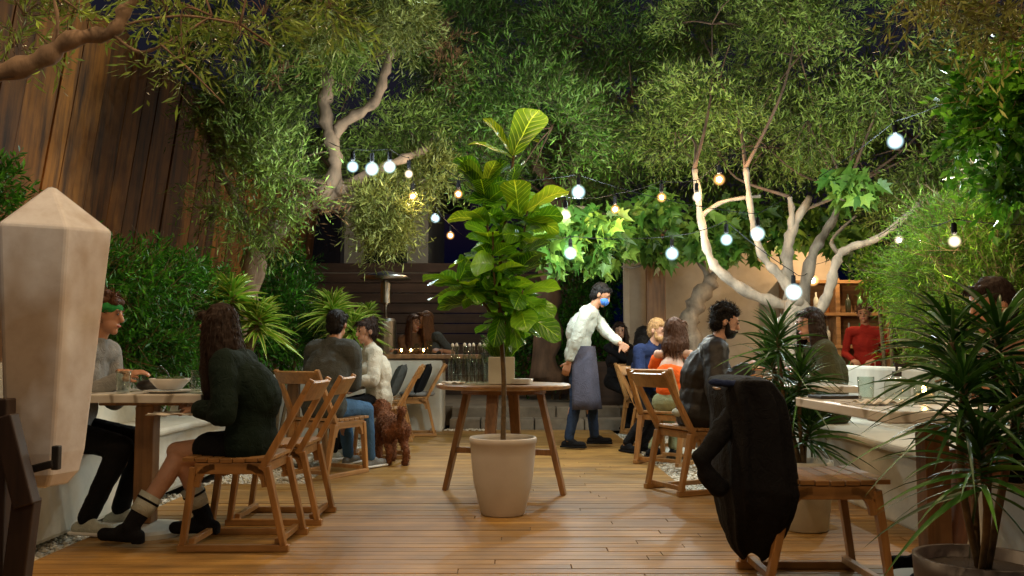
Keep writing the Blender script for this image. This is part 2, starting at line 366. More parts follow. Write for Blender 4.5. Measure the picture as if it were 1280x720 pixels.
def bake(o, voxel, smooth=3, disp=0, dscale=0.08, seed=0):
    """fuse overlapping solids of o into one smooth skin"""
    md = o.modifiers.new('r', 'REMESH'); md.mode = 'VOXEL'; md.voxel_size = voxel; md.use_smooth_shade = True
    if disp:
        tx = bpy.data.textures.new('folds', 'CLOUDS'); tx.noise_scale = dscale; tx.noise_depth = 2
        d = o.modifiers.new('d', 'DISPLACE'); d.texture = tx; d.strength = disp; d.mid_level = 0.5; d.texture_coords = 'LOCAL'
    sm = o.modifiers.new('s', 'SMOOTH'); sm.factor = 0.5; sm.iterations = smooth
    bpy.context.view_layer.update()
    dg = bpy.context.evaluated_depsgraph_get()
    me = bpy.data.meshes.new_from_object(o.evaluated_get(dg))
    old = o.data; o.modifiers.clear(); o.data = me
    me.polygons.foreach_set('use_smooth', [True] * len(me.polygons))
    return o

# ------------------------------------------------------------ leaves
def unit(a): return a / np.maximum(1e-9, np.linalg.norm(a, axis=1, keepdims=True))
def leaf_mesh(name, base, d, length, width, mat, parent=None, fold=0.15, droop=0.0, segs=1, uv=False, shape=None):
    """many leaves: base Nx3, d Nx3; each leaf a folded blade with segs cross rows"""
    n = len(base); d = unit(d); length = np.broadcast_to(length, (n,))[:, None]; width = np.broadcast_to(width, (n,))[:, None]
    up = np.tile(np.array([[0, 0, 1.0]]), (n, 1)) + rng.normal(0, 0.55, (n, 3))
    side = unit(np.cross(d, up)); nor = unit(np.cross(side, d))
    if segs == 1:
        mid = base + d * length * 0.5
        vs = np.stack([base, mid + side * width / 2 - nor * width * fold, base + d * length - np.array([0, 0, 1]) * length * droop, mid - side * width / 2 - nor * width * fold], 1)
        V = vs.reshape(-1, 3); idx = np.arange(n)[:, None] * 4
        Fc = np.concatenate([idx + np.array([[0, 1, 2]]), idx + np.array([[0, 2, 3]])], 0)
        loops = Fc.reshape(-1); nf = len(Fc); vpf = 3; UV = None
    else:
        shape = shape or (lambda t: math.sin(math.pi * min(1, t * 0.9 + 0.1)) ** 0.7)
        rows = []; uvs = []
        for k in range(segs + 1):
            t = k / segs; c = base + d * length * (t - 0.12 * droop * t * t) - np.array([[0, 0, 1.0]]) * length * droop * t * t
            wv = width / 2 * max(0.02, shape(t)); wav = 0
            rows += [c - side * wv + nor * wv * fold * 2, c, c + side * wv + nor * wv * fold * 2]
            uvs += [(0.5 - 0.5 * 1, t), (0.5, t), (1.0, t)]
        V = np.stack(rows, 1).reshape(-1, 3); R3 = 3 * (segs + 1); q = []
        for k in range(segs):
            a = 3 * k; q += [(a, a + 1, a + 4, a + 3), (a + 1, a + 2, a + 5, a + 4)]
        q = np.array(q); Fc = (np.arange(n)[:, None, None] * R3 + q[None]).reshape(-1, 4)
        loops = Fc.reshape(-1); nf = len(Fc); vpf = 4
        UV = np.array(uvs)[q].reshape(-1, 2); UV = np.tile(UV, (n, 1))
    me = bpy.data.meshes.new(name); me.vertices.add(len(V)); me.vertices.foreach_set('co', V.astype(np.float32).ravel())
    me.loops.add(len(loops)); me.loops.foreach_set('vertex_index', loops.astype(np.int32))
    me.polygons.add(nf); me.polygons.foreach_set('loop_start', np.arange(nf, dtype=np.int32) * vpf)
    me.polygons.foreach_set('loop_total', np.full(nf, vpf, dtype=np.int32))
    if segs > 1: me.polygons.foreach_set('use_smooth', np.ones(nf, dtype=bool))
    if UV is not None:
        l = me.uv_layers.new(name='UVMap'); l.data.foreach_set('uv', UV.astype(np.float32).ravel())
    me.update(calc_edges=True); me.materials.append(mat)
    o = bpy.data.objects.new(name, me); COL.objects.link(o)
    if parent: o.parent = parent
    return o
def sprigs(blobs, n, per=9, slen=0.28, leaf=0.06, jitter=0.5, shell=0.45, updir=(0, 0, 0.2), gap=None):
    """blobs: list of (center, radius, weight) -> leaf bases + dirs arranged on little twigs. returns base,dir, twig lines"""
    wts = np.array([b[2] * b[1] ** 2 for b in blobs]); wts = wts / wts.sum()
    n0 = n; n = int(n * 2.2) if gap is not None else n
    pick = rng.choice(len(blobs), n, p=wts)
    C = np.array([tuple(b[0]) for b in blobs])[pick]; Rr = np.array([b[1] for b in blobs])[pick][:, None]
    u = unit(rng.normal(0, 1, (n, 3))); rad = (shell + (1 - shell) * rng.random((n, 1)) ** 0.7)
    # uneven crown: lumps per direction
    lump = 0.82 + 0.3 * np.sin(u[:, :1] * 5.1 + C[:, :1] * 3) * np.sin(u[:, 2:] * 6.3 + C[:, 2:] * 4)
    p0 = C + u * Rr * rad * lump
    if gap is not None:   # clumpy crown: leave holes between the sprays
        q = p0 * gap; val = np.sin(q[:, 0] * 1.3 + 1.7 * np.sin(q[:, 2] * 0.9)) + np.sin(q[:, 1] * 1.1 + q[:, 2] * 0.7) + np.sin(q[:, 2] * 1.6 + 1.3 * np.sin(q[:, 0] * 0.8)) + rng.normal(0, 0.35, n)
        kp = np.argsort(-val)[:n0]; p0 = p0[kp]; u = u[kp]; n = n0
    sd = unit(u * 0.7 + rng.normal(0, jitter, (n, 3)) + np.array([updir]))
    L = slen * (0.6 + 0.8 * rng.random((n, 1)))
    base = []; dr = []
    for k in range(per):
        t = (k + 0.5) / per; b = p0 + sd * L * t - np.array([[0, 0, 1]]) * L * 0.3 * t * t
        s = unit(np.cross(sd, unit(rng.normal(0, 1, (n, 3)))))
        base.append(b); dr.append(unit(sd * 0.75 + s * 0.75))
    return np.concatenate(base), np.concatenate(dr), p0, p0 + sd * L
def twig_mesh(name, a, b, r, mat, parent, step=1):
    a = a[::step]; b = b[::step]; n = len(a); d = unit(b - a); s1 = unit(np.cross(d, rng.normal(0, 1, (n, 3)))); s2 = np.cross(d, s1)
    offs = [s1, -0.5 * s1 + 0.87 * s2, -0.5 * s1 - 0.87 * s2]
    V = np.stack([a + o * r for o in offs] + [b + o * r * 0.4 for o in offs], 1).reshape(-1, 3)
    q = np.array([(0, 1, 4, 3), (1, 2, 5, 4), (2, 0, 3, 5)]); Fc = (np.arange(n)[:, None, None] * 6 + q[None]).reshape(-1, 4)
    me = bpy.data.meshes.new(name); me.from_pydata(V.tolist(), [], Fc.tolist()); me.materials.append(mat)
    o = bpy.data.objects.new(name, me); COL.objects.link(o); o.parent = parent; return o
def smooth_path(pts, sub=5):
    pts = [Vector(p) for p in pts]; out = []
    for i in range(len(pts) - 1):
        p0 = pts[max(i - 1, 0)]; p1 = pts[i]; p2 = pts[i + 1]; p3 = pts[min(i + 2, len(pts) - 1)]
        for k in range(sub):
            t = k / sub
            out.append(0.5 * ((2 * p1) + (p2 - p0) * t + (2 * p0 - 5 * p1 + 4 * p2 - p3) * t * t + (3 * p1 - p0 - 3 * p2 + p3) * t ** 3))
    out.append(pts[-1]); return out
def limb(mb, pts, r0, r1, sub=6, n=12, knob=0.2):
    pth = smooth_path(pts, sub); m = len(pth); rs = []
    for i in range(m):
        t = i / (m - 1); rs.append((r0 + (r1 - r0) * t ** 0.8) * (1 + knob * math.sin(i * 1.7) + knob * (rnd.random() - 0.5)))
    pth = [p + Vector((rnd.uniform(-1, 1), rnd.uniform(-1, 1), 0)) * rs[i] * 0.18 for i, p in enumerate(pth)]
    mb.tube(pth, rs, n); return pth

# ------------------------------------------------------------ setting
struct('ground', MB().box((0, 40, -0.14), (240, 160, 0.1)), M['ground'])
dk = MB(); y = -1.0
while y < 11.2:
    xl = -2.25 if y < 6.6 else -1.55; xr = 3.0 if y < 6.2 else 1.25
    x = xl
    while x < xr - 0.01:
        L = min(rnd.uniform(2.0, 3.6), xr - x)
        if xr - (x + L) < 0.4: L = xr - x
        dk.box((x + L / 2, y + 0.043, -0.02 + rnd.uniform(-0.0015, 0.0015)), (L - 0.003, 0.0825, 0.04)); x += L
    y += 0.086
struct('deck', dk, M['deck'], bevel=0.003)
# stone steps up to the rear terrace
st = MB()
def stones(z0, z1, y0, y1):
    x = -0.8
    while x < 1.9:
        L = rnd.uniform(0.35, 0.7); L = min(L, 1.95 - x)
        st.box((x + L / 2, (y0 + y1) / 2 + rnd.uniform(-.01, .01), (z0 + z1) / 2), (L - 0.012, y1 - y0, z1 - z0)); x += L
stones(-0.02, 0.13, 11.25, 11.65); stones(0.0, 0.26, 11.66, 12.0)
struct('stone_steps', st, M['stone'], bevel=0.015)
struct('terrace', MB().box((0, 18, 0.12), (14, 12, 0.26)), M['stone'])

def pebbles(areas, n):
    vs = []; fs = []; tot = sum((a[1] - a[0]) * (a[3] - a[2]) for a in areas)
    mb = MB(); base = [(1, 0, 0), (-1, 0, 0), (0, 1, 0), (0, -1, 0), (0, 0, 1), (0, 0, -1)]
    of = [(0, 2, 4), (2, 1, 4), (1, 3, 4), (3, 0, 4), (2, 0, 5), (1, 2, 5), (3, 1, 5), (0, 3, 5)]
    for a in areas:
        k = int(n * (a[1] - a[0]) * (a[3] - a[2]) / tot)
        for _ in range(k):
            s = rnd.uniform(0.009, 0.019); x = rnd.uniform(a[0], a[1]); yy = rnd.uniform(a[2], a[3]); c = math.cos(rnd.random() * 6); sn = math.sin(rnd.random() * 6)
            mb.add([(x + s * (bx * c - by * sn) * 1.3, yy + s * (bx * sn + by * c), a[4] + s * 0.6 + bz * s * 0.7) for bx, by, bz in base], of)
    return mb
AR = [(1.26, 1.95, 6.25, 11.2, -0.06), (-2.7, -2.26, 3.6, 6.5, -0.06), (-2.4, -1.56, 6.6, 10.9, -0.06), (-0.84, -0.2, 11.0, 11.2, 0.0)]
g = MB()
for a in AR: g.box(((a[0] + a[1]) / 2, (a[2] + a[3]) / 2, a[4] - 0.015), (a[1] - a[0], a[3] - a[2], 0.02))
struct('gravel_bed', g, M['pebble'])
tag(pebbles(AR, 9000).build('gravel', M['pebble'], smooth=True), 'white pebbles spread beside the edge of the wooden deck', 'gravel', kind='stuff')

# left redwood wall
wl = thing('timber_wall', 'tall weathered redwood plank wall rising behind the left hedge', 'wall', (-4.1, 4, 0))
pl = MB(); yy = 0
while yy < 14:
    wd = rnd.choice((0.24, 0.3, 0.34)); top = 4.0 + rnd.uniform(-0.05, 0.05); dx = rnd.uniform(-0.012, 0.012)
    b0 = Vector((dx, yy + wd / 2, -0.1)); b1 = Vector((0.42 + dx, yy + wd / 2 + 0.3, top))
    pl.bar(b0, b1, wd - 0.006, 0.03, hint=(0, 1, 0)); yy += wd
pl.build('plank_cladding', M['barn'], wl, bevel=0.004)
bt = MB(); bt.box((-0.06, 7, 1.0), (0.08, 14, 0.12)); bt.box((0.1, 7, 3.0), (0.08, 14, 0.12)); bt.build('rail', M['dark_wood'], wl)

# rear fence of dark horizontal boards
def hfence(name, label, x0, x1, Y, z0, z1):
    t = thing(name, label, 'fence', ((x0 + x1) / 2, Y, 0)); b = MB(); z = z0; hw = (x1 - x0) / 2
    while z < z1 - 0.05:
        b.box((0, rnd.uniform(-.008, .008), z + 0.085), (2 * hw, 0.03, 0.16)); z += 0.175
    b.build('board_panel', M['fence'], t, bevel=0.004)
    k = -hw
    while k <= hw + 0.01:
        MB().box((k, 0.07, (z1 + 0.05) / 2), (0.1, 0.1, z1 + 0.05)).build('post', M['fence'], t, bevel=0.004); k += hw * 2 / 3
hfence('board_fence', 'dark horizontal board fence closing the rear terrace behind the bar counter', -4.0, 1.6, 15.2, 0.25, 2.5)

# house beyond the fence
hs = thing('house', 'dim pale house with dark windows beyond the rear fence at left', 'house', (-3.9, 17.2, 0))
MB().box((0, 1.5, 2.1), (4.6, 4, 4.4)).build('wall', M['house'], hs)
MB().add([(-2.7, -0.9, 4.3), (2.9, -0.9, 4.3), (2.9, 3.9, 4.3), (-2.7, 3.9, 4.3), (-2.7, 1.5, 5.8), (2.9, 1.5, 5.8)],
         [(0, 1, 5, 4), (2, 3, 4, 5), (0, 4, 3), (1, 2, 5), (3, 2, 1, 0)]).build('roof', M['roof'], hs)
for xx in (-1.4, 0.3, 1.5):
    wdw = MB().box((xx, -0.53, 3.1), (0.8, 0.06, 1.2)).build('window', M['roof'], hs)
    MB().box((xx, -0.56, 3.1), (0.68, 0.03, 1.06)).build('pane', M['window_dark'], wdw)

# rear plaster wall right, with timber posts and a doorway strip
pw = thing('plaster_wall', 'beige plaster wall behind the right hand tables and fig trunk', 'wall', (3.0, 12.6, 0))
MB().box((0.15, 0, 1.2), (3.0, 0.2, 2.6)).build('wall_face', M['plaster_w'], pw, bevel=0.02)
MB().box((0.15, -0.02, 2.55), (3.2, 0.34, 0.12)).build('coping', M['plaster_w'], pw, bevel=0.02)
for pxx, lab in ((783, 'slim pale post standing right of the waiter'), (820, 'wide timber post beside the plaster wall opening')):
    p = P(pxx, 400, 12.0); ww = 0.07 if pxx < 800 else 0.26
    o = MB().box((0, 0, 1.25), (ww, 0.1, 2.6)); o.box((0, 0, 2.6), (ww + .06, 0.16, 0.08))
    tag(o.build('wooden_post', M['table_wood'] if pxx > 800 else M['plaster_w'], bevel=0.006, origin=None), lab, 'post').location = (p.x, 12.0, 0)
# low plaster wall backing the rear tables
lw = MB().box((0, 0, 0.4), (1.5, 0.2, 0.9))
tag(lw.build('low_wall', M['fence'], bevel=0.01), 'low dark wall behind the two women seated farthest right of the waiter', 'wall').location = (1.7, 12.2, 0)

# ------------------------------------------------------------ benches
def bench(name, label, xf, xb, y0, y1, side):
    t = thing(name, label, 'bench', (0, 0, 0)); cx = (xf + xb) / 2
    MB().box((cx, (y0 + y1) / 2, 0.2), (abs(xf - xb), y1 - y0, 0.42)).build('base', M['plaster'], t, bevel=0.025)
    MB().box((cx - side * 0.02, (y0 + y1) / 2, 0.435), (abs(xf - xb) + 0.05, y1 - y0 + 0.02, 0.05)).build('seat', M['plaster'], t, bevel=0.018)
    MB().box((xb + side * 0.08, (y0 + y1) / 2, 0.42), (0.16, y1 - y0, 0.9)).build('backrest', M['plaster'], t, bevel=0.02)
    return t
bench('plaster_bench', 'long white plaster bench along the left hedge behind the crystal', -2.42, -2.86, 3.2, 9.0, -1)
bench('plaster_bench', 'long white plaster bench along the right side under the feathery bush', 2.2, 2.7, 2.9, 8.6, 1)
# ledge planter far left
lp = MB().box((0, 0, 0.5), (1.7, 0.35, 1.06))
tag(lp.build('ledge', M['plaster'], bevel=0.02), 'pale plaster ledge behind the couple in grey and white at the left', 'ledge').location = (-2.6, 10.6, 0)

# ------------------------------------------------------------ furniture
def make_chair(label, loc, rz, group='wooden chairs along the tables'):
    t = thing('wooden_chair', label, 'chair', loc, rz, group); W = 0.205
    for s in (-1, 1):
        MB().bar((0.215, s * W, 0.415), (0.262, s * W, 0.03), 0.046, 0.034, taper=0.85).build('leg', M['chair'], t, bevel=0.004)
        MB().bar((-0.145, s * W, 0.415), (-0.235, s * W, 0.03), 0.05, 0.034, taper=0.85).build('leg', M['chair'], t, bevel=0.004)
        b = MB(); b.bar((-0.262, s * W, 0.018), (0.285, s * W, 0.018), 0.036, 0.034); b.build('runner', M['chair_h'], t, bevel=0.004)
        MB().bar((-0.12, s * W, 0.40), (-0.362, s * W, 0.842), 0.048, 0.034, taper=0.8).build('back_post', M['chair'], t, bevel=0.004)
        for (x, z, dx) in ((0.2, 0.37, -1), (-0.14, 0.37, 1)):
            br = MB(); pts = [Vector((x + dx * 0.09 * (1 - math.cos(a)), s * W, z + 0.045 - 0.1 * (1 - math.sin(a)))) for a in [k * math.pi / 10 for k in range(6)]]
            for q in range(5): br.bar(pts[q], pts[q + 1], 0.03, 0.03)
            br.build('bracket', M['chair'], t)
        MB().box((0.03, s * W, 0.405), (0.36, 0.03, 0.055)).build('side_rail', M['chair_h'], t, bevel=0.003)
    for x in (0.2, -0.13): MB().box((x, 0, 0.405), (0.028, 0.376, 0.05)).build('cross_rail', M['chair_h'], t, bevel=0.003)
    s = MB()
    for k in range(7): s.box((-0.135 + k * 0.0625, 0, 0.443 + 0.004 * abs(k - 3) ** 1.3 * 0.4), (0.058, 0.45, 0.02))
    s.build('seat', M['chair_h'], t, bevel=0.003)
    r = MB(); d = Vector((-0.252, 0, 0.46)).normalized(); nn = 10; k0 = 0
    vs = []
    for i in range(nn + 1):
        yy = -0.225 + 0.45 * i / nn; bow = -0.03 * (1 - (yy / 0.225) ** 2)
        for dz in (0.0, 0.105):
            for th in (0.011, -0.011):
                p = Vector((-0.305, yy, 0.738)) + d * dz + Vector((bow + th * 0.88, 0, th * 0.48)); vs.append(p)
    fs = []
    for i in range(nn):
        a = i * 4; b = a + 4
        fs += [(a, a + 2, b + 2, b), (a + 1, b + 1, b + 3, a + 3), (a + 2, a + 3, b + 3, b + 2), (a, b, b + 1, a + 1)]
    fs += [(0, 1, 3, 2), (nn * 4, nn * 4 + 2, nn * 4 + 3, nn * 4 + 1)]
    r.add(vs, fs); r.build('top_rail', M['chair_h'], t, bevel=0.003)
    MB().box((0.225, 0, 0.045), (0.03, 0.38, 0.03)).build('stretcher', M['chair_h'], t, bevel=0.003)
    MB().box((-0.2, 0, 0.045), (0.03, 0.38, 0.03)).build('stretcher', M['chair_h'], t, bevel=0.003)
    return t
PI = math.pi
ch = make_chair('nearest left chair, the one the woman with crossed legs sits on', (-1.36, 4.62, 0), PI)
for loc, rz, lab in [
    ((-1.34, 5.28, 0), PI, 'empty wooden chair tucked right behind the nearest left chair'),
    ((-1.5, 7.15, 0), R(62), 'wooden chair carrying the man in the grey green jacket seen from behind'),
    ((-1.22, 8.35, 0), R(188), 'wooden chair under the woman in the white sweater'),
    ((-1.36, 9.9, 0), PI + 0.08, 'wooden chair with a grey cushion between the dog and the plaster bar counter'),
    ((-1.16, 10.55, 0), PI + 0.1, 'rearmost left chair with a dark cushion right against the plaster bar counter'),
    ((1.28, 3.87, 0), 0, 'foreground right chair with the black jacket over its back'),
    ((1.28, 6.35, 0), R(24), 'wooden chair the bearded man in the black leather jacket sits on'),
    ((1.4, 7.9, 0), R(52), 'wooden chair under the woman in the orange off shoulder top'),
    ((1.5, 9.05, 0), R(-38), 'wooden chair of the fair haired man beside the waiter'),
    ((1.62, 10.6, 0), R(-60), 'wooden chair of the long dark haired woman behind the fair haired man')]:
    copy_thing(ch, loc, rz, lab)

def marble_table(label, x0, x1, y0, y1, ped=True, h=0.765):
    cx, cy = (x0 + x1) / 2, (y0 + y1) / 2
    t = thing('marble_table', label, 'table', (cx, cy, 0), 0, 'white marble dining tables')
    MB().box((0, 0, h - 0.022), (x1 - x0, y1 - y0, 0.044)).build('tabletop', M['marble'], t, bevel=0.006)
    MB().box((0, 0, h - 0.06), (0.5, 0.1, 0.03)).build('support_bar', M['table_wood'], t, bevel=0.004)
    MB().box((0, 0, (h - 0.075 + 0.06) / 2), (0.1, 0.1, h - 0.075 - 0.06)).build('leg', M['table_wood'], t, bevel=0.006)
    MB().lathe([(0.22, 0.0), (0.22, 0.025), (0.2, 0.04), (0.06, 0.06)], n=28).build('base', M['plaster'], t, smooth=False)
    return t
marble_table('near left marble table in front of the woman with crossed legs', -2.4, -1.58, 4.5, 5.2)
marble_table('second left marble table between the grey jacket man and woman in white', -2.35, -1.62, 7.6, 8.5)
marble_table('near right marble table holding the candle and pump bottle', 1.36, 2.16, 3.2, 4.25)
marble_table('right marble table where the man in leather jacket eats', 1.42, 2.2, 5.6, 6.5)
marble_table('small marble table the waiter is clearing at the rear right', 1.3, 2.0, 8.35, 8.95)
marble_table('farthest right marble table by the two women at the rear wall', 1.55, 2.3, 10.9, 11.2)

# round service table
rt = thing('round_table', 'round wooden service table with splayed legs behind the potted fig', 'table', (-0.06, 6.25, 0), 0)
MB().lathe([(0.45, -0.034), (0.472, -0.028), (0.475, -0.008), (0.465, 0)], c=(0, 0, 0.757), n=64).build('tabletop', M['table_top'], rt)
for a in (165, 255, 345, 75):
    c, s = math.cos(R(a)), math.sin(R(a))
    MB().bar((c * 0.26, s * 0.26, 0.722), (c * 0.43, s * 0.43, 0), 0.078, 0.042, hint=(-s, c, 0), taper=0.8).build('leg', M['table_wood'], rt, bevel=0.004)
for a in (165, 255):
    c, s = math.cos(R(a)), math.sin(R(a))
    MB().bar((c * 0.37, s * 0.37, 0.24 + (0.001 if a > 200 else 0.046)), (-c * 0.37, -s * 0.37, 0.24 + (0.001 if a > 200 else 0.046)), 0.044, 0.04, hint=(-s, c, 0)).build('stretcher', M['table_wood'], rt, bevel=0.004)
MB().lathe([(0.3, 0.69), (0.3, 0.722)], n=32).build('apron_ring', M['table_wood'], rt)
TOP = 0.758
# water bottles on it
bp = [(571, 6.2), (581, 6.08), (592, 6.22), (600, 6.06), (610, 6.2), (587, 6.4), (617, 6.42), (605, 6.38), (566, 6.38)]
def bottle_parts():
    b = MB().lathe([(0.001, 0.001), (0.034, 0.001), (0.037, 0.008), (0.037, 0.13), (0.03, 0.165), (0.0145, 0.2), (0.0135, 0.25), (0.017, 0.252), (0.017, 0.262), (0.011, 0.262), (0.0105, 0.2), (0.027, 0.162), (0.034, 0.128), (0.034, 0.01), (0.001, 0.006)], n=20)
    return b
bq = None
for i, (px, yv) in enumerate(bp):
    x = (px - 640) / F * yv
    lab = ['leftmost front', 'second front', 'third front', 'fourth front', 'rightmost front', 'back row second', 'back row rightmost', 'back row third', 'back row leftmost'][i] + ' clear water bottle with swing stopper on the round table'
    if bq is None:
        bq = thing('glass_bottle', lab, 'bottle', (x, yv, TOP), 0, 'water bottles on the round table')
        bottle_parts().build('bottle_body', M['glass'], bq, smooth=True)
        MB().lathe([(0.001, 0.262), (0.0125, 0.262), (0.013, 0.272), (0.008, 0.283), (0.001, 0.285)], n=12).build('stopper', M['porcelain'], bq, smooth=True)
        MB().tube([(0.018, 0, 0.235), (0.02, 0, 0.26), (0.0, 0, 0.288), (-0.02, 0, 0.26), (-0.018, 0, 0.235)], 0.0013, 5).build('wire_bail', M['steel'], bq)
        bq.scale = (0.85, 0.85, 1.0)
    else:
        copy_thing(bq, (x, yv, TOP), i, lab)
pt = thing('planter', 'square white planter with fine grass on the round table', 'planter', P(627, 470, 6.1))
pt.location.z = TOP
bx = MB(); bx.box((0, 0, 0.095), (0.18, 0.18, 0.188)); bx.build('planter_box', M['plaster'], pt, bevel=0.006)
n = 700; a = rng.uniform(0, 2 * PI, n); rr = rng.uniform(0, 0.075, n)
b0 = np.stack([rr * np.cos(a), rr * np.sin(a), np.full(n, 0.185)], 1); dd = np.stack([np.cos(a) * 0.35, np.sin(a) * 0.35, np.ones(n)], 1) + rng.normal(0, .15, (n, 3))
leaf_mesh('grass_tuft', b0, dd, rng.uniform(0.12, 0.25, n), 0.006, M['fern'], pt, droop=0.3, segs=3)
for k in range(4):
    pass
ps = thing('plate_stack', 'short stack of white plates right of the square planter', 'plates', (0.06, 6.05, TOP))
for k in range(4): MB().lathe([(0.03, 0.0), (0.075, 0.006), (0.082, 0.011), (0.08, 0.013), (0.03, 0.005)], c=(0.002 * k, 0, k * 0.009), n=28).build('plate', M['porcelain'], ps, smooth=True)
def cloth_patch(name, label, cx, cy, z, sx, sy, m, rz=0, amp=0.008, cat='napkin', drop=None):
    mb = MB(); nx, ny = 16, 12; vs = []
    for s in (1, 0):
        for i in range(nx + 1):
            for j in range(ny + 1):
                u, v = i / nx - 0.5, j / ny - 0.5; x, yv = u * sx, v * sy
                zz = 0.004 + abs(amp * (math.sin(u * 13 + v * 5) + math.sin(v * 17 - u * 4))) + s * 0.003
                if drop: zz += drop(x, yv)
                vs.append((x * math.cos(rz) - yv * math.sin(rz), x * math.sin(rz) + yv * math.cos(rz), zz))
    K = (nx + 1) * (ny + 1); fs = []
    for i in range(nx):
        for j in range(ny):
            q = (i * (ny + 1) + j, (i + 1) * (ny + 1) + j, (i + 1) * (ny + 1) + j + 1, i * (ny + 1) + j + 1)
            fs.append(q); fs.append(tuple(K + k for k in reversed(q)))
    for i in range(nx):
        for j0 in (0, ny):
            a = i * (ny + 1) + j0; b = (i + 1) * (ny + 1) + j0; fs.append((a, a + K, b + K, b) if j0 == 0 else (a, b, b + K, a + K))
    for j in range(ny):
        for i0 in (0, nx):
            a = i0 * (ny + 1) + j; b = a + 1; fs.append((a, b, b + K, a + K) if i0 == 0 else (a, a + K, b + K, b))
    mb.add(vs, fs); o = mb.build(name, m, smooth=True); o.location = (cx, cy, z); return tag(o, label, cat)
cloth_patch('napkin', 'crumpled pale napkin at the left rim of the round table', -0.4, 6.1, TOP, 0.16, 0.14, M['linen'])

# potted fiddle leaf fig
fp = thing('potted_fig', 'tall fiddle leaf fig in a cream round pot in the middle of the deck', 'potted plant', (-0.055, 5.42, 0))
MB().lathe([(0.125, 0.0), (0.135, 0.01), (0.18, 0.2), (0.196, 0.36), (0.199, 0.425), (0.205, 0.43), (0.206, 0.458), (0.2, 0.465), (0.188, 0.462), (0.183, 0.44), (0.18, 0.40), (0.001, 0.4)], n=56).build('pot', M['pot'], fp, smooth=True)
MB().lathe([(0.001, 0.39), (0.179, 0.39), (0.176, 0.425), (0.1, 0.435), (0.001, 0.438)], n=30).build('soil', M['soil'], fp, smooth=True)
tk = MB(); main = smooth_path([(0, 0, 0.4), (0.005, 0.01, 0.8), (-0.015, 0, 1.15), (-0.02, 0.01, 1.5), (0.03, 0.02, 1.9), (0.07, 0, 2.25)], 8)
tk.tube(main, [0.017 - 0.009 * i / (len(main) - 1) for i in range(len(main))], 8)
brs = [main]
for s in ([(-0.015, 0, 1.12), (-0.12, -0.05, 1.28), (-0.22, -0.06, 1.36), (-0.28, -0.08, 1.42)], [(-0.015, 0, 1.3), (-0.08, 0.03, 1.6), (-0.11, 0.0, 1.9), (-0.13, 0, 2.05)],
          [(-0.01, 0, 1.2), (0.08, 0.05, 1.4), (0.12, 0.04, 1.65), (0.15, -0.03, 1.85)], [(0, 0, 1.15), (0.08, -0.1, 1.2), (0.12, -0.14, 1.35)], [(0, 0, 1.2), (-0.05, -0.14, 1.4), (-0.06, -0.17, 1.7)]):
    q = smooth_path(s, 6); tk.tube(q, [0.009 - 0.004 * i / (len(q) - 1) for i in range(len(q))], 7); brs.append(q)
tk.build('trunk', M['stem'], fp, smooth=True)
fid = lambda t: (0.30 + 0.75 * t) * (1 - t ** 7) ** 0.5 if t > 0.06 else 0.1
def fiddle(nm, m, specs):
    b = []; d = []; L = []
    for p, dr, l in specs: b.append(p); d.append(dr); L.append(l)
    L = np.array(L); o = leaf_mesh(nm, np.array(b, float), np.array(d, float), L, L * 0.7, m, fp, fold=0.13, droop=0.22, segs=9, shape=fid)
    s = o.modifiers.new('sub', 'SUBSURF'); s.levels = 1; s.render_levels = 1
    tx = bpy.data.textures.new('wavy', 'CLOUDS'); tx.noise_scale = 0.07; dm = o.modifiers.new('d', 'DISPLACE'); dm.texture = tx; dm.strength = 0.03; dm.texture_coords = 'LOCAL'
    return o
sp = []
for q, lo in zip(brs, (0.48, 0.35, 0.2, 0.2, 0.1, 0.2)):
    m_ = len(q); cnt = int((len(q) * (1 - lo)) * (1.3 if q is main else 1.9))
    for i in range(cnt):
        t = lo + (1 - lo) * i / cnt; p = q[int(t * (m_ - 1))]; a = i * 2.4 + rnd.random()
        if p.z > 2.08: continue
        sp.append((tuple(p), (math.cos(a), math.sin(a), rnd.uniform(-0.35, 0.8) + (p.z - 1.3) * 0.9), rnd.uniform(0.19, 0.3)))
for dx, dz, L in ((-0.2, -0.7, .2), (0.1, -1, .22), (0.2, -.9, .2)): sp.append(((0.02 + dx * .15, -0.06, 1.22), (dx, -0.35, dz), L))
fiddle('leaves', M['fiddle'], sp)
yg = [((0.06, 0, 2.2), (0.45, -0.15, 1.0), 0.42), ((0.05, 0, 2.2), (-0.55, -0.25, 0.9), 0.36), ((0.06, 0, 2.18), (-0.95, -0.2, 0.5), 0.33), ((0.07, 0, 2.25), (0.75, 0.3, 0.5), 0.2), ((0.07, 0, 2.2), (0.05, 0.6, 1), 0.24),
      ((0.1, -0.03, 1.8), (-.1, -0.5, 0.9), 0.34), ((0.12, -0.03, 1.82), (0.9, -0.3, 0.7), 0.38), ((0.12, -0.03, 1.8), (0.75, 0.1, -0.1), 0.24), ((-0.12, 0, 2.02), (-0.7, 0, 0.8), 0.25), ((-0.12, 0, 2.0), (0.3, -0.3, 0.8), 0.24), ((-0.12, 0, 1.8), (-.9, -.2, 0.15), .24)]
fiddle('young_leaves', M['fiddle_young'], yg)


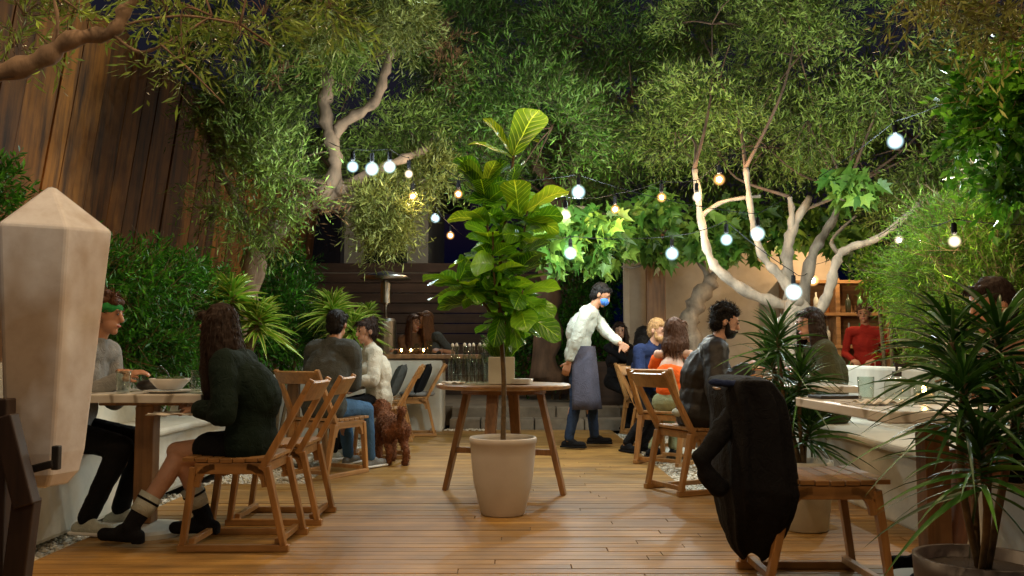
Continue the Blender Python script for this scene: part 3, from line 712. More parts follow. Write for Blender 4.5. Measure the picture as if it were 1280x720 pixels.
# crystal on its stand
cz = P(63, 232, 2.35); cr = thing('crystal_tower', 'huge cloudy white quartz point standing at the left edge', 'crystal', (cz.x, 2.35, 0))
def zz(py, Y=2.35): return P(66, py, Y).z
zb, zs, za = zz(606), zz(300), zz(230)
q = MB(); nf = 6; rb, rs = 0.112, 0.162
levels = [(zb, 0.6), (zb + 0.035, 0.84), (zb + 0.09, 0.94), (zs, 1.36)]
vs = []
offs = [rnd.uniform(-0.06, 0.06) for _ in range(nf)]
for z, s in levels:
    for k in range(nf):
        t = 2 * PI * (k + 0.22) / nf; r_ = 0.1135 * s * (1 + offs[k] * 0.5)
        vs.append((r_ * math.cos(t), r_ * math.sin(t), z + (offs[k] * 0.5 if s > 1 else 0)))
vs.append((0.004, 0.0, za)); fs = [tuple(reversed(range(nf)))]
for L in range(3):
    for k in range(nf): fs.append((L * nf + k, L * nf + (k + 1) % nf, (L + 1) * nf + (k + 1) % nf, (L + 1) * nf + k))
for k in range(nf): fs.append((3 * nf + k, 3 * nf + (k + 1) % nf, 4 * nf))
q.add(vs, fs); q.build('quartz_point', M['quartz'], cr, bevel=0.007)
V0 = Vector((0, 0, 0.25))
sd = thing('crystal_stand', 'dark timber and black metal stand carrying the quartz point', 'stand', (cz.x, 2.35, 0))
def wl_(px, py, Y): return P(px, py, Y) - Vector(sd.location)
MB().bar(wl_(-4, 498, 2.2), wl_(-8, 700, 2.2) - V0, 0.045, 0.075).build('post', M['dark_wood'], sd, bevel=0.004)
MB().bar(wl_(6, 520, 2.16), wl_(34, 632, 2.16), 0.04, 0.05).build('brace', M['dark_wood'], sd, bevel=0.004)
MB().bar(wl_(34, 622, 2.17), Vector((wl_(0, 760, 2.17).x, wl_(0, 760, 2.17).y, 0)), 0.04, 0.055).build('leg', M['dark_wood'], sd, bevel=0.004)
MB().bar((-0.12, 0.1, zb + 0.1), (-0.2, 0.2, 0), 0.05, 0.05).build('leg', M['dark_wood'], sd, bevel=0.004)
MB().bar((-0.19, -0.12, zb + 0.02), (-0.05, 0.02, zb + 0.012), 0.04, 0.024).build('cradle_arm', M['black'], sd, bevel=0.003)
ck = MB(); ck.box((0.02, -0.128, zb + 0.05), (0.17, 0.016, 0.02), ry=-0.25); ck.box((0.105, -0.12, zb + 0.085), (0.018, 0.02, 0.06)); ck.build('metal_clamp', M['black'], sd, bevel=0.003)

# ------------------------------------------------------------ tableware
def tumbler(x, yv, z, label, h=0.1, r=0.035, rz=0):
    t = MB().lathe([(0.001, 0.0), (r * 0.85, 0.0), (r, h), (r * 0.93, h), (r * 0.79, 0.012), (0.001, 0.012)], n=20)
    o = t.build('tumbler', M['glass'], smooth=True); o.location = (x, yv, z + 0.001); return tag(o, label, 'glass', 'drinking glasses on the tables')
TZ = 0.765
pb = thing('bowl', 'white bowl of greens on a plate on the near left table', 'bowl', (-1.81, 4.68, TZ + 0.014))
MB().lathe([(0.03, 0.0), (0.06, 0.006), (0.1, 0.05), (0.105, 0.062), (0.1, 0.062), (0.06, 0.014), (0.001, 0.012)], n=32).build('bowl_shell', M['porcelain'], pb, smooth=True)
sl = MB()
for k in range(26):
    a = rnd.random() * 6.3; r_ = rnd.random() * 0.07; sl.ell((r_ * math.cos(a), r_ * math.sin(a), 0.05 + rnd.random() * 0.018), (0.02, 0.013, 0.01), n=7, m=5)
sl.build('salad', M['salad'], pb, smooth=True)
MB().tube([(0, 0, 0.06), (-0.02, 0, 0.1), (-0.05, -0.01, 0.13)], 0.004, 6).build('tongs', M['black'], pb)
tag(MB().lathe([(0.05, 0.0), (0.1, 0.004), (0.13, 0.012), (0.13, 0.014), (0.1, 0.008), (0.001, 0.006)], n=36).build('plate', M['porcelain'], smooth=True), 'flat white plate under the salad bowl on the near left table', 'plate').location = (-1.81, 4.68, TZ + 0.001)
tumbler(-2.03, 4.62, TZ, 'straight glass between the seated man and the salad bowl on the near left table', 0.115, 0.038)
tumbler(-1.64, 4.6, TZ, 'glass at the right edge of the near left table by the dark haired woman', 0.12, 0.03)
tag(MB().lathe([(0.001, 0), (0.035, 0), (0.012, 0.012), (0.01, 0.05), (0.03, 0.08), (0.034, 0.12), (0.03, 0.12), (0.005, 0.06), (0.001, 0.058)], n=18).build('goblet', M['steel'], smooth=True), 'small metal goblet behind the salad bowl on the near left table', 'goblet').location = (-1.66, 4.95, TZ + 0.001)
tag(MB().ell((0, 0, 0.03), (0.07, 0.05, 0.032)).build('dark_pot', M['black'], smooth=True), 'small dark serving dish between glass and salad bowl on near left table', 'dish').location = (-2.02, 4.92, TZ)
# near right table
tumbler(1.56, 3.9, TZ, 'full glass nearest the far left corner of the candle table', 0.105, 0.036)
tumbler(1.9, 3.95, TZ, 'taller glass just right of the candle on the near right table', 0.13, 0.035)
tumbler(1.99, 3.9, TZ, 'rightmost glass beside the candle on the near right table', 0.1, 0.034)
cd = thing('candle_jar', 'glowing tea light in a clear jar on the near right table', 'candle', (1.76, 3.78, TZ + 0.001))
MB().lathe([(0.001, 0), (0.04, 0), (0.045, 0.08), (0.042, 0.08), (0.037, 0.006), (0.001, 0.006)], n=20).build('jar', M['glass'], cd, smooth=True)
MB().lathe([(0.001, 0.007), (0.034, 0.007), (0.034, 0.035), (0.001, 0.033)], n=18).build('wax', M['linen'], cd)
MB().ell((0, 0, 0.054), (0.009, 0.009, 0.018), n=10, m=8).build('flame', M['flame'], cd, smooth=True)
pu = thing('pump_bottle', 'clear rounded bottle with black pump behind the candle', 'pump bottle', (1.72, 3.95, TZ + 0.001))
MB().lathe([(0.001, 0), (0.05, 0), (0.055, 0.01), (0.055, 0.075), (0.035, 0.1), (0.018, 0.105), (0.018, 0.115), (0.001, 0.115)], n=24).build('bottle_body', M['glass'], pu, smooth=True)
mb = MB(); mb.lathe([(0.02, 0.105), (0.02, 0.128), (0.006, 0.13), (0.006, 0.152)], n=14); mb.bar((-0.012, 0, 0.158), (0.045, 0, 0.152), 0.014, 0.016); mb.build('pump_head', M['black'], pu)
cloth_patch('napkin', 'crumpled white napkin at the aisle side of the candle table', 1.5, 3.62, TZ, 0.17, 0.13, M['linen'], 0.4)
tag(MB().box((0, 0, 0.008), (0.2, 0.13, 0.014), rz=0.15).build('menu_folder', M['black'], bevel=0.003), 'flat black menu folder at the far left end of the candle table', 'menu').location = (1.5, 4.12, TZ)
# leather man's table
tag(MB().lathe([(0.05, 0.0), (0.1, 0.004), (0.13, 0.014), (0.13, 0.017), (0.1, 0.008), (0.001, 0.006)], n=32).build('plate', M['porcelain'], smooth=True), 'white dinner plate in front of the man in black leather jacket', 'plate').location = (1.66, 5.95, TZ + 0.001)
fb = MB()
for k in range(14):
    a = rnd.random() * 6.3; r_ = rnd.random() * 0.07; fb.ell((r_ * math.cos(a), r_ * math.sin(a), 0.025 + rnd.random() * 0.02), (0.035, 0.022, 0.016), n=8, m=6)
tag(fb.build('flatbread', M['food'], smooth=True), 'pile of browned flatbread pieces on the leather jacket man\'s plate', 'food').location = (1.66, 5.95, TZ + 0.006)
tumbler(1.95, 5.9, TZ, 'stemless glass across the table from the man in leather jacket', 0.12, 0.04)
tumbler(1.9, 6.2, TZ, 'small glass farther back on the leather jacket man\'s table', 0.1, 0.035)
# waiter's table
tumbler(1.36, 8.45, TZ, 'glass being cleared at the near left corner of the waiter\'s table', 0.13, 0.042)
tumbler(1.47, 8.46, TZ, 'right glass of the pair on the waiter\'s table', 0.13, 0.042)
# second left table
tag(MB().lathe([(0.05, 0.0), (0.1, 0.004), (0.12, 0.012), (0.12, 0.015), (0.1, 0.008), (0.001, 0.006)], n=28).build('plate', M['porcelain'], smooth=True), 'white plate on the second left table near the woman in white', 'plate').location = (-1.8, 8.1, TZ + 0.001)
tumbler(-1.75, 7.8, TZ, 'glass on the second left table beside the grey jacket man', 0.1, 0.035)

# bar counter at rear left
bc = thing('bar_counter', 'white plaster counter with brown wood top where the couple sits', 'counter', (-1.25, 11.2, 0))
MB().box((-0.1, 0, 0.44), (0.98, 0.5, 0.9)).build('base', M['plaster'], bc, bevel=0.03)
MB().box((0.1, 0, 0.925), (1.5, 0.6, 0.055)).build('countertop', M['table_wood'], bc, bevel=0.008)
cb = 0.954
for px, k, lab in ((502, 0, 'candle jar at the left end of the bar counter'), (514, 1, 'lit candle jar in front of the brown haired woman at the bar'), (530, 1, 'lit candle jar in front of the long haired man at the bar')):
    x = (px - 640) / F * 11.05
    j = thing('candle_jar', lab, 'candle', (x, 11.05, cb), 0, 'candles on the bar counter')
    MB().lathe([(0.001, 0), (0.035, 0), (0.04, 0.09), (0.037, 0.09), (0.032, 0.006), (0.001, 0.006)], n=16).build('jar', M['glass'], j, smooth=True)
    MB().ell((0, 0, 0.05), (0.012, 0.012, 0.02), n=8, m=6).build('flame', M['flame'], j, smooth=True)
tumbler(-1.04, 11.1, cb, 'glass in front of the long haired man at the bar counter', 0.16, 0.045)
tumbler(-1.2, 11.12, cb, 'glass between the two drinkers at the bar counter', 0.13, 0.04)
def cushion(label, loc, rz, m, tilt=0.45):
    mb = MB(); n_ = 12; vs = []
    for s in (1, -1):
        for i in range(n_ + 1):
            for j in range(n_ + 1):
                u, v = 2 * i / n_ - 1, 2 * j / n_ - 1; th = 0.06 * ((1 - u ** 4) * (1 - v ** 4)) ** 0.5
                k = 1 - 0.06 * (1 - (abs(u * v))) ; vs.append((s * th, u * 0.2 * k, v * 0.2 * k))
    K = (n_ + 1) ** 2; fs = []
    for i in range(n_):
        for j in range(n_):
            q = (i * (n_ + 1) + j, (i + 1) * (n_ + 1) + j, (i + 1) * (n_ + 1) + j + 1, i * (n_ + 1) + j + 1); fs.append(q); fs.append(tuple(K + t for t in reversed(q)))
    mb.add(vs, fs); o = mb.build('cushion', m, smooth=True); o.location = loc; o.rotation_euler = (0, tilt, rz); return tag(o, label, 'cushion', 'cushions on the rear left chairs')
cushion('charcoal cushion on the chair between the dog and the bar counter', (-1.28, 9.87, 0.66), PI, CL['charcoal'], -0.4)
cushion('darkest cushion on the rearmost left chair by the bar', (-1.06, 10.53, 0.66), PI, CL['black'], -0.4)
o = MB().lathe([(0.001, 0), (0.19, 0), (0.215, 0.02), (0.21, 0.045), (0.001, 0.055)], n=28).build('seat_pad', CL['grey'], smooth=True)
tag(o, 'round pale seat pad on the rearmost left chair', 'seat pad').location = (-1.13, 10.55, 0.46)

# patio heater
ht = thing('patio_heater', 'unlit patio heater with wide disc top behind the striped dracaena', 'patio heater', (P(482, 400, 12.4).x, 12.4, 0.25))
MB().lathe([(0.22, 0.0), (0.22, 0.05), (0.15, 0.06), (0.15, 1.16), (0.13, 1.2), (0.04, 1.21)], n=28).build('tank_housing', M['steel'], ht, smooth=False)
MB().tube([(0, 0, 1.19), (0, 0, 1.55)], 0.025, 12).build('pole', M['steel'], ht, smooth=True)
MB().lathe([(0.05, 1.4), (0.075, 1.42), (0.075, 1.7), (0.05, 1.74)], n=20).build('burner', M['steel'], ht)
MB().lathe([(0.36, 1.76), (0.25, 1.82), (0.05, 1.87), (0.001, 1.875), (0.001, 1.87), (0.23, 1.81), (0.35, 1.755)], n=36).build('reflector', M['steel'], ht, smooth=True)

# bar shelving rear right
sh = thing('bottle_shelf', 'warm wooden bar shelving with bottles under the hanging bulbs at right', 'shelf', (4.85, 12.3, 0))
for z in (0.6, 1.05, 1.5, 1.95): MB().box((0, 0, z), (2.1, 0.36, 0.045)).build('shelf_board', M['table_top'], sh, bevel=0.004)
for x in (-1.03, -0.35, 0.35, 1.03): MB().box((x, 0.001, 1.0), (0.06, 0.34, 2.0)).build('upright', M['table_top'], sh, bevel=0.004)
MB().box((0, 0.19, 1.0), (2.1, 0.03, 2.0)).build('back_panel', M['table_top'], sh)
cols = [('green glass', (0.1, 0.3, 0.08)), ('amber glass', (0.5, 0.2, 0.05)), ('dark glass', (0.04, 0.05, 0.03)), ('pale glass', (0.6, 0.6, 0.5))]
cm = [mat_simple('shelf_' + c[0].replace(' ', '_'), c[1], 0.12, 0.1, 5, 0) for c in cols]
protos = {}
lvl = ['lowest', 'second', 'third', 'fourth']
for li, z in enumerate((0.623, 1.073, 1.523)):
    for k in range(13):
        x = 4.85 - 0.93 + k * 0.155 + rnd.uniform(-.02, .02)
        if min(abs(x - 4.85 - u) for u in (-0.35, 0.35)) < 0.08: continue
        ci = rnd.randrange(4)
        lab = '%s bottle, %s from left on the %s shelf of the bar shelving' % (cols[ci][0], ('first second third fourth fifth sixth seventh eighth ninth tenth eleventh twelfth thirteenth'.split())[k], lvl[li])
        o = bpy.data.objects.new('liquor_bottle', protos[ci]) if ci in protos else MB().lathe([(0.001, 0), (0.036, 0), (0.038, 0.18), (0.03, 0.21), (0.013, 0.24), (0.013, 0.3), (0.001, 0.3)], n=12).build('liquor_bottle', cm[ci], smooth=True)
        if ci in protos: COL.objects.link(o)
        protos[ci] = o.data; o.location = (x, 12.24, z); s = rnd.uniform(0.85, 1.05); o.scale = (1, 1, s)
        tag(o, lab, 'bottle', 'bottles on the bar shelving')

# ------------------------------------------------------------ black jacket over the foreground chair
YJ = 3.85
prof = [(470, 910, 940), (474, 897, 952), (482, 892, 960), (495, 892, 970), (520, 896, 976), (550, 895, 980), (580, 893, 985), (605, 894, 988), (630, 900, 984), (648, 903, 979), (665, 907, 972), (680, 914, 962), (692, 926, 950)]
jk = MB(); nn = 44
for li, (py, a, b) in enumerate(prof):
    pa, pb_ = P(a, py, YJ), P(b, py, YJ); cx = (pa.x + pb_.x) / 2; hw = (pb_.x - pa.x) / 2; t = li / (len(prof) - 1)
    dep = (0.24 if li == 0 else 0.3) * (1 - max(0, t - 0.6) * 1.6)
    for k in range(nn):
        th = 2 * PI * k / nn; fold = 1 + ((0.03 + 0.13 * t) * (abs(math.sin(th * 4.0 + t * 1.2 + math.sin(th * 2))) - 0.5) + 0.05 * math.sin(th * 11 - t * 2)) * min(1, t * 4)
        jk.v.append((cx + hw * math.copysign(abs(math.cos(th)) ** 0.55, math.cos(th)) * (1 - 0.1 + 0.8 * (fold - 1)), YJ + 0.02 + dep * 1.0 * math.copysign(abs(math.sin(th)) ** 0.55, math.sin(th)) * fold, pa.z + 0.025 * t * math.sin(th * 3 + 1)))
for i in range(len(prof) - 1):
    for k in range(nn): jk.f.append((i * nn + k, (i + 1) * nn + k, (i + 1) * nn + (k + 1) % nn, i * nn + (k + 1) % nn))
jk.f.append(tuple(range(nn))); jk.f.append(tuple(reversed(range((len(prof) - 1) * nn, len(prof) * nn))))
jt = thing('jacket', 'long black jacket draped over the back of the foreground right chair', 'jacket', (0.95, YJ + 0.02, 0.15))
def inl(mb, t):  # world -> child of unrotated thing
    o = Vector(t.location); mb.v = [tuple(Vector(v) - o) for v in mb.v]; return mb
o = inl(jk, jt).build('jacket_body', CL['black'], jt, smooth=True); bake(o, 0.008, 2, 0.006, 0.05)
slv = MB(); 
sp_ = [P(915, 520, YJ - 0.12), P(893, 552, YJ - 0.18), P(876, 572, YJ - 0.2), P(868, 580, YJ - 0.2)]
slv.cap(sp_[0], sp_[1], 0.05, 0.045).cap(sp_[1], sp_[2], 0.045, 0.036).cap(sp_[2], P(882, 592, YJ - 0.18), 0.034, 0.032).cap(P(882, 592, YJ - .18), P(898, 608, YJ - .16), 0.04, 0.045)
o = inl(slv, jt).build('sleeve', CL['black'], jt, smooth=True); bake(o, 0.01, 3, 0.02, 0.06)
col_ = MB()
for k in range(7):
    a = -0.9 + k * 0.3; c = P(920, 478, YJ - 0.2); col_.ell((c.x + 0.085 * math.sin(a * 1.6), c.y + 0.02 - 0.02 * math.cos(a), c.z - 0.002 * k), (0.03, 0.025, 0.016))
o = inl(col_, jt).build('collar', CL['navy'], jt); bake(o, 0.006, 3)

# ------------------------------------------------------------ people
def ik(a, b, l1, l2, hint):
    d = b - a; L = d.length
    if L > (l1 + l2) * 0.995: b = a + d.normalized() * (l1 + l2) * 0.995; d = b - a; L = d.length
    x = (l1 * l1 - l2 * l2 + L * L) / (2 * L); h = math.sqrt(max(0, l1 * l1 - x * x)); dn = d.normalized()
    hn = hint - dn * hint.dot(dn); hn = hn.normalized() if hn.length > 1e-5 else Vector((0, 0, 1))
    return a + dn * x + hn * h, b
def hand(mb, w_, d, n, s, curl=0.5, k=1.0):
    d = d.normalized(); n = (n - d * n.dot(d)).normalized(); ac = d.cross(n).normalized() * s
    for i, (off, L) in enumerate(((-0.033, 0.062), (-0.011, 0.076), (0.011, 0.08), (0.033, 0.07))):
        b = w_ + d * 0.085 * k + ac * off * k; mb.cap(w_ + ac * off * 0.5 * k, b, 0.014 * k, 0.0125 * k, 8)
        c = b; dd_ = d.copy()
        for q, fr in enumerate((0.45, 0.32, 0.25)):
            ang = curl * (0.6 + 0.5 * q); dd_ = (dd_ * math.cos(ang) + n * math.sin(ang)).normalized(); n2 = n
            e = c + dd_ * L * fr * k; mb.cap(c, e, 0.0088 * k, 0.008 * k, 8); c = e
    b = w_ + d * 0.02 * k + ac * 0.026 * k; td = (d * 0.7 + ac * 0.75 + n * 0.25).normalized()
    mb.cap(b, b + td * 0.04 * k, 0.014 * k, 0.011 * k, 8); mb.cap(b + td * 0.04 * k, b + (td * 0.04 + (td + n * 0.4 + d * .3).normalized() * 0.035) * k, 0.0105 * k, 0.009 * k, 8)
def person(label, pelvis, yaw, lean=0.15, hands=None, feet=None, head=(0, 0), top='grey', bottom='black', shoes='black', hair=('dark', 'short'), sk='skin', female=False,
           sleeve=1.0, beard=False, standing=False, loose=0.0, skirt=False, legs_bare=False, sock=None, group=None, vox=0.009, hscale=1.0, topmat=None, curve=0.25, neckline=0.0, boots=False, offsh=False):
    S = 0.94 if female else 1.0
    pelvis = Vector(pelvis); f = Vector((math.cos(yaw), math.sin(yaw), 0)); r = Vector((math.sin(yaw), -math.cos(yaw), 0)); Z = Vector((0, 0, 1))
    t = thing('person', label, 'person', (pelvis.x, pelvis.y, 0), 0, group)
    O = Vector(t.location)
    u1 = (f * math.sin(lean) + Z * math.cos(lean)); l2 = lean + curve; u2 = (f * math.sin(l2) + Z * math.cos(l2)); b1 = -r.cross(u1); b2 = u2.cross(r)
    waist = pelvis + u1 * 0.13 * S; chest = pelvis + u1 * 0.3 * S; neck = chest + u2 * 0.22 * S
    sw = (0.165 if female else 0.19) * S
    SH = [neck - u2 * 0.045 + r * sw * s for s in (-1, 1)]; HP = [pelvis + r * 0.09 * S * s for s in (-1, 1)]
    hy, hp = head; hyaw = yaw + hy; hf = Vector((math.cos(hyaw), math.sin(hyaw), 0)); hr = Vector((math.sin(hyaw), -math.cos(hyaw), 0))
    hf3 = (hf * math.cos(hp) + Z * math.sin(hp)).normalized(); hu = hr.cross(hf3).normalized()
    nk = neck + (u2 * 0.5 + hu * 0.5).normalized() * 0.055 * S; hc = neck + u2 * 0.05 * S + hu * 0.13 * S + hf3 * 0.02
    hands = hands or [pelvis + f * 0.3 + r * 0.12 * s + Z * 0.1 for s in (-1, 1)]
    feet = feet or [pelvis * 1 + f * 0.45 + r * 0.1 * s - Z * (pelvis.z - 0.08) for s in (-1, 1)]
    EL = []; HA = []; KN = []; FO = []
    for i, s in enumerate((-1, 1)):
        e, h_ = ik(SH[i], Vector(hands[i]), 0.285 * S, 0.255 * S, Vector((0, 0, -1)) + r * s * 0.5 - f * 0.35); EL.append(e); HA.append(h_)
        k_, f_ = ik(HP[i], Vector(feet[i]), 0.43 * S, 0.42 * S, f + Z * (0.1 if standing else 0.6)); KN.append(k_); FO.append(f_)
    AX2 = (r, b2, u2); AX1 = (r, u1.cross(r), u1)
    body = MB(); E = 0.012
    def torso(m, e, w_=1.0):
        m.ell(pelvis + u1 * 0.02, ((0.165 if not female else 0.168) * S + e, 0.115 * S + e, 0.12 * S + e), AX1)
        m.ell(waist, ((0.145 if not female else 0.125) * S * w_ + e, 0.1 * S + e, 0.15 * S + e), AX1)
        m.ell(chest, ((0.165 if not female else 0.145) * S + e, 0.112 * S + e, 0.17 * S + e), AX2)
        m.cap(SH[0] + r * 0.03, SH[1] - r * 0.03, 0.055 * S + e, 0.055 * S + e); m.cap(chest + u2 * 0.05, neck - u2 * 0.03, 0.09 * S + e, 0.06 * S + e)
        if female: 
            for s in (-1, 1): m.ell(chest + u2 * 0.0 + b2 * -0.0 + f * 0.085 + r * 0.065 * s, 0.06 + e)
    torso(body, -E)
    body.cap(neck - u2 * 0.03, hc - hu * 0.04, 0.052 * S, 0.05 * S)
    hs_ = hscale
    body.ell(hc + hu * 0.02 - hf3 * 0.008, (0.074 * hs_, 0.093 * hs_, 0.098 * hs_), (hr, hf3, hu), 20, 14)
    body.ell(hc - hu * 0.055 + hf3 * 0.025, (0.055 * hs_, 0.058 * hs_, 0.052 * hs_), (hr, hf3, hu)); body.ell(hc - hu * 0.092 + hf3 * 0.06, 0.022, (hr, hf3, hu))
    body.cap(hc + hu * 0.012 + hf3 * 0.085, hc - hu * 0.026 + hf3 * 0.098, 0.009, 0.015, 8)
    body.cap(hc + hu * 0.025 + hf3 * 0.078 - hr * 0.035, hc + hu * 0.025 + hf3 * 0.078 + hr * 0.035, 0.011, 0.011, 8)
    body.cap(hc - hu * 0.06 + hf3 * 0.078 - hr * 0.014, hc - hu * 0.06 + hf3 * 0.078 + hr * 0.014, 0.01, 0.01, 8)
    for s in (-1, 1): body.ell(hc + hr * 0.077 * s * hs_ - hu * 0.008 - hf3 * 0.008, (0.01, 0.018, 0.03), (hr, hf3, hu), 8, 6)
    for i, s in enumerate((-1, 1)):
        body.cap(SH[i], EL[i], 0.046 * S - 0.004, 0.036 * S); body.cap(EL[i], HA[i], 0.038 * S, 0.024 * S)
        hd = (HA[i] - EL[i]).normalized(); pn = (-Z + f * 0.2 + r * -s * 0.4) if not standing else (-r * s)
        hand(body, HA[i], hd, pn, -s, 0.5, S)
        body.cap(HP[i], KN[i], 0.08 * S, 0.052 * S); calf = KN[i] + (FO[i] - KN[i]) * 0.3 - (f * 0.012)
        body.cap(KN[i], calf, 0.052 * S, 0.052 * S); body.cap(calf, FO[i], 0.052 * S, 0.034 * S)
    ob = inl(body, t).build('body', M[sk], t); bake(ob, vox * 0.85, 2)
    # clothes
    tm = topmat or CL[top]
    sh_ = MB(); ee = 0.012 + loose
    if offsh:
        sh_.ell(chest - u2 * 0.05, (0.15 * S + ee, 0.115 + ee, 0.12), AX2); sh_.ell(waist, (0.13 + ee, 0.1 + ee, 0.14), AX1)
        for i in (0, 1):
            a = SH[i] + (EL[i] - SH[i]) * 0.25; b = SH[i] + (EL[i] - SH[i]) * 0.6; sh_.cap(a, b, 0.062, 0.07)
    else:
        torso(sh_, ee, 1.05)
        for i in (0, 1):
            a, e_, h_ = SH[i], EL[i], HA[i]
            if sleeve >= 0.5:
                sh_.cap(a, e_, 0.056 * S + loose, 0.048 * S + loose); q = e_ + (h_ - e_) * min(1, (sleeve - 0.5) * 2 * 0.93 + 0.01); sh_.cap(e_, q, 0.048 * S + loose, 0.037 * S + loose * 0.6)
            else: sh_.cap(a, a + (e_ - a) * sleeve * 2, 0.056 * S + loose, 0.052 * S + loose)
        sh_.cap(neck - u2 * 0.05, neck + u2 * 0.012 + (nk - neck) * 0.2, 0.07, 0.06)
    bake(inl(sh_, t).build('dress_top' if offsh else 'shirt', tm, t), vox, 3, 0.022, 0.09)
    tr = MB(); lm = M[sk] if legs_bare else CL[bottom]
    tr.ell(pelvis, ((0.172 if not female else 0.178) * S + .012, 0.128 * S, 0.125 * S), AX1)
    for i in (0, 1):
        tr.cap(HP[i], KN[i] if not skirt else HP[i] + (KN[i] - HP[i]) * 0.5, 0.095 * S, 0.066 * S if not skirt else 0.09)
        if not skirt: tr.cap(KN[i], FO[i] + (KN[i] - FO[i]) * 0.06, 0.066 * S, 0.05 * S)
    if skirt: tr.cap(HP[0] + (KN[0] - HP[0]) * 0.3, HP[1] + (KN[1] - HP[1]) * 0.3, 0.09, 0.09)
    bake(inl(tr, t).build('skirt' if skirt else 'trousers', CL[bottom], t), vox, 3, 0.016, 0.08)
    for i, s in enumerate((-1, 1)):
        A = FO[i]; tr_ = f * 0.9 + r * s * 0.15; tr_.normalize(); ax = (r, tr_, Z)
        z0 = max(A.z - 0.075, 0.0); m_ = MB()
        b_ = Vector((A.x, A.y, z0))
        m_.cap(b_ + Z * 0.035 - tr_ * 0.045, b_ + Z * 0.035 + tr_ * 0.15, 0.036, 0.034).ell(b_ + Z * 0.052 + tr_ * 0.02, (0.036, 0.075, 0.045), ax)
        if boots: m_.cap(A + Z * 0.0, A + (KN[i] - A) * 0.28, 0.044, 0.05); m_.box(b_ + Z * 0.02 - tr_ * 0.05, (0.05, 0.05, 0.045), rz=yaw)
        sh1 = bake(inl(m_, t).build('boot' if boots else 'shoe', CL[shoes], t), 0.008, 2)
        if not boots: MB().box(b_ + Z * 0.012 + tr_ * 0.05 - O, (0.27, 0.075, 0.02), rz=math.atan2(tr_.y, tr_.x)).build('sole', M['porcelain'] if shoes in ('white', 'grey', 'cream') else CL['black'], sh1, bevel=0.008)
        if sock: MB().tube([A + (KN[i] - A) * 0.2 - O, A + (KN[i] - A) * 0.32 - O, A + (KN[i] - A) * 0.46 - O], [0.052, 0.055, 0.06], 16).build('sock', CL['white'], t, smooth=True); MB().tube([A + (KN[i] - A) * 0.36 - O, A + (KN[i] - A) * 0.39 - O], [0.0592, 0.0602], 16).build('sock_stripe', CL['black'], t, smooth=True)
    # face
    ey = MB(); 
    for s in (-1, 1): ey.ell(hc + hf3 * 0.0855 + hr * 0.031 * s + hu * 0.006 - O, (0.011, 0.006, 0.007), (hr, hf3, hu), 8, 6)
    ey.build('eyes', M['eye'], t, smooth=True)
    eb = MB()
    for s in (-1, 1): eb.cap(hc + hf3 * 0.09 + hr * 0.018 * s + hu * 0.027 - O, hc + hf3 * 0.083 + hr * 0.044 * s + hu * 0.027 - O, 0.0045, 0.003, 6)
    eb.build('eyebrows', HAIR[hair[0]], t)
    if not beard: MB().ell(hc - hu * 0.06 + hf3 * 0.087 - O, (0.022, 0.006, 0.007), (hr, hf3, hu), 10, 6).build('mouth', M['lip'], t, smooth=True)
    # hair
    hm = HAIR[hair[0]]; st_ = hair[1]; hb = MB(); rr_ = random.Random(hash(label) % 1000 if False else len(label))
    A3 = (hr, hf3, hu)
    if st_ != 'none':
        hb.ell(hc + hu * 0.036 - hf3 * 0.022, (0.083, 0.093, 0.093), A3, 18, 12)
        hb.ell(hc - hu * 0.01 - hf3 * 0.045, (0.074, 0.065, 0.08), A3)
        for s in (-1, 1): hb.ell(hc + hr * s * 0.062 + hu * 0.02 - hf3 * 0.02, (0.02, 0.045, 0.045), A3)
        hb.cap(hc + hu * 0.075 + hf3 * 0.055 - hr * 0.04, hc + hu * 0.075 + hf3 * 0.055 + hr * 0.04, 0.026, 0.026)
    if st_ == 'curly':
        for k in range(40):
            a = rr_.random() * 6.3; e_ = rr_.uniform(0.0, 1.5); d_ = (hr * math.cos(a) * math.cos(e_) + hf3 * math.sin(a) * math.cos(e_) + hu * math.sin(e_))
            if d_.dot(hf3) > 0.55 and d_.dot(hu) < 0.6: continue
            hb.ell(hc + hu * 0.035 - hf3 * 0.02 + d_ * 0.088, 0.024, A3, 7, 5)
    if st_ == 'bun': hb.ell(hc + hu * 0.1 - hf3 * 0.075, 0.042, A3)
    if st_ in ('long', 'bob'):
        L = 0.34 if st_ == 'long' else 0.15
        for k in range(46):
            a = -PI + (k + .5) / 46 * 2 * PI
            if abs(a) < 1.0: continue
            d_ = hf3 * math.cos(a) + hr * math.sin(a); q0 = hc + hu * 0.05 + d_ * 0.075 - hf3 * .01; q1 = hc - hu * 0.05 + d_ * 0.093; dl = -Z * L * rr_.uniform(0.8, 1.1) - f * 0.03
            q2 = q1 + dl * 0.5 + d_ * 0.015; q3 = q1 + dl + d_ * rr_.uniform(0, 0.02)
            hb.cap(q0, q1, 0.02, 0.02, 7); hb.cap(q1, q2, 0.02, 0.019, 7); hb.cap(q2, q3, 0.019, 0.007, 7)
    if hb.v:
        ho = bake(inl(hb, t).build('hair', hm, t), 0.007, 1, 0.014, 0.02); nv = len(ho.data.vertices)
        co = np.empty(nv * 3, np.float32); ho.data.vertices.foreach_get('co', co); co = co.reshape(-1, 3); nn_ = np.empty(nv * 3, np.float32); ho.data.vertices.foreach_get('normal', nn_); nn_ = nn_.reshape(-1, 3)
        pk = rng.choice(nv, min(nv, 2600 if st_ in ('long', 'bob') else 1500)); co = co[pk]; nn_ = nn_[pk]; rel = co - np.array(tuple(hc - O)); kp = ~((rel @ np.array(tuple(hf3)) > 0.035) & (rel @ np.array(tuple(hu)) < 0.075)); co = co[kp]; nn_ = nn_[kp]; hcl = np.array(tuple(hc + hu * 0.1 - hf3 * 0.03 - O))
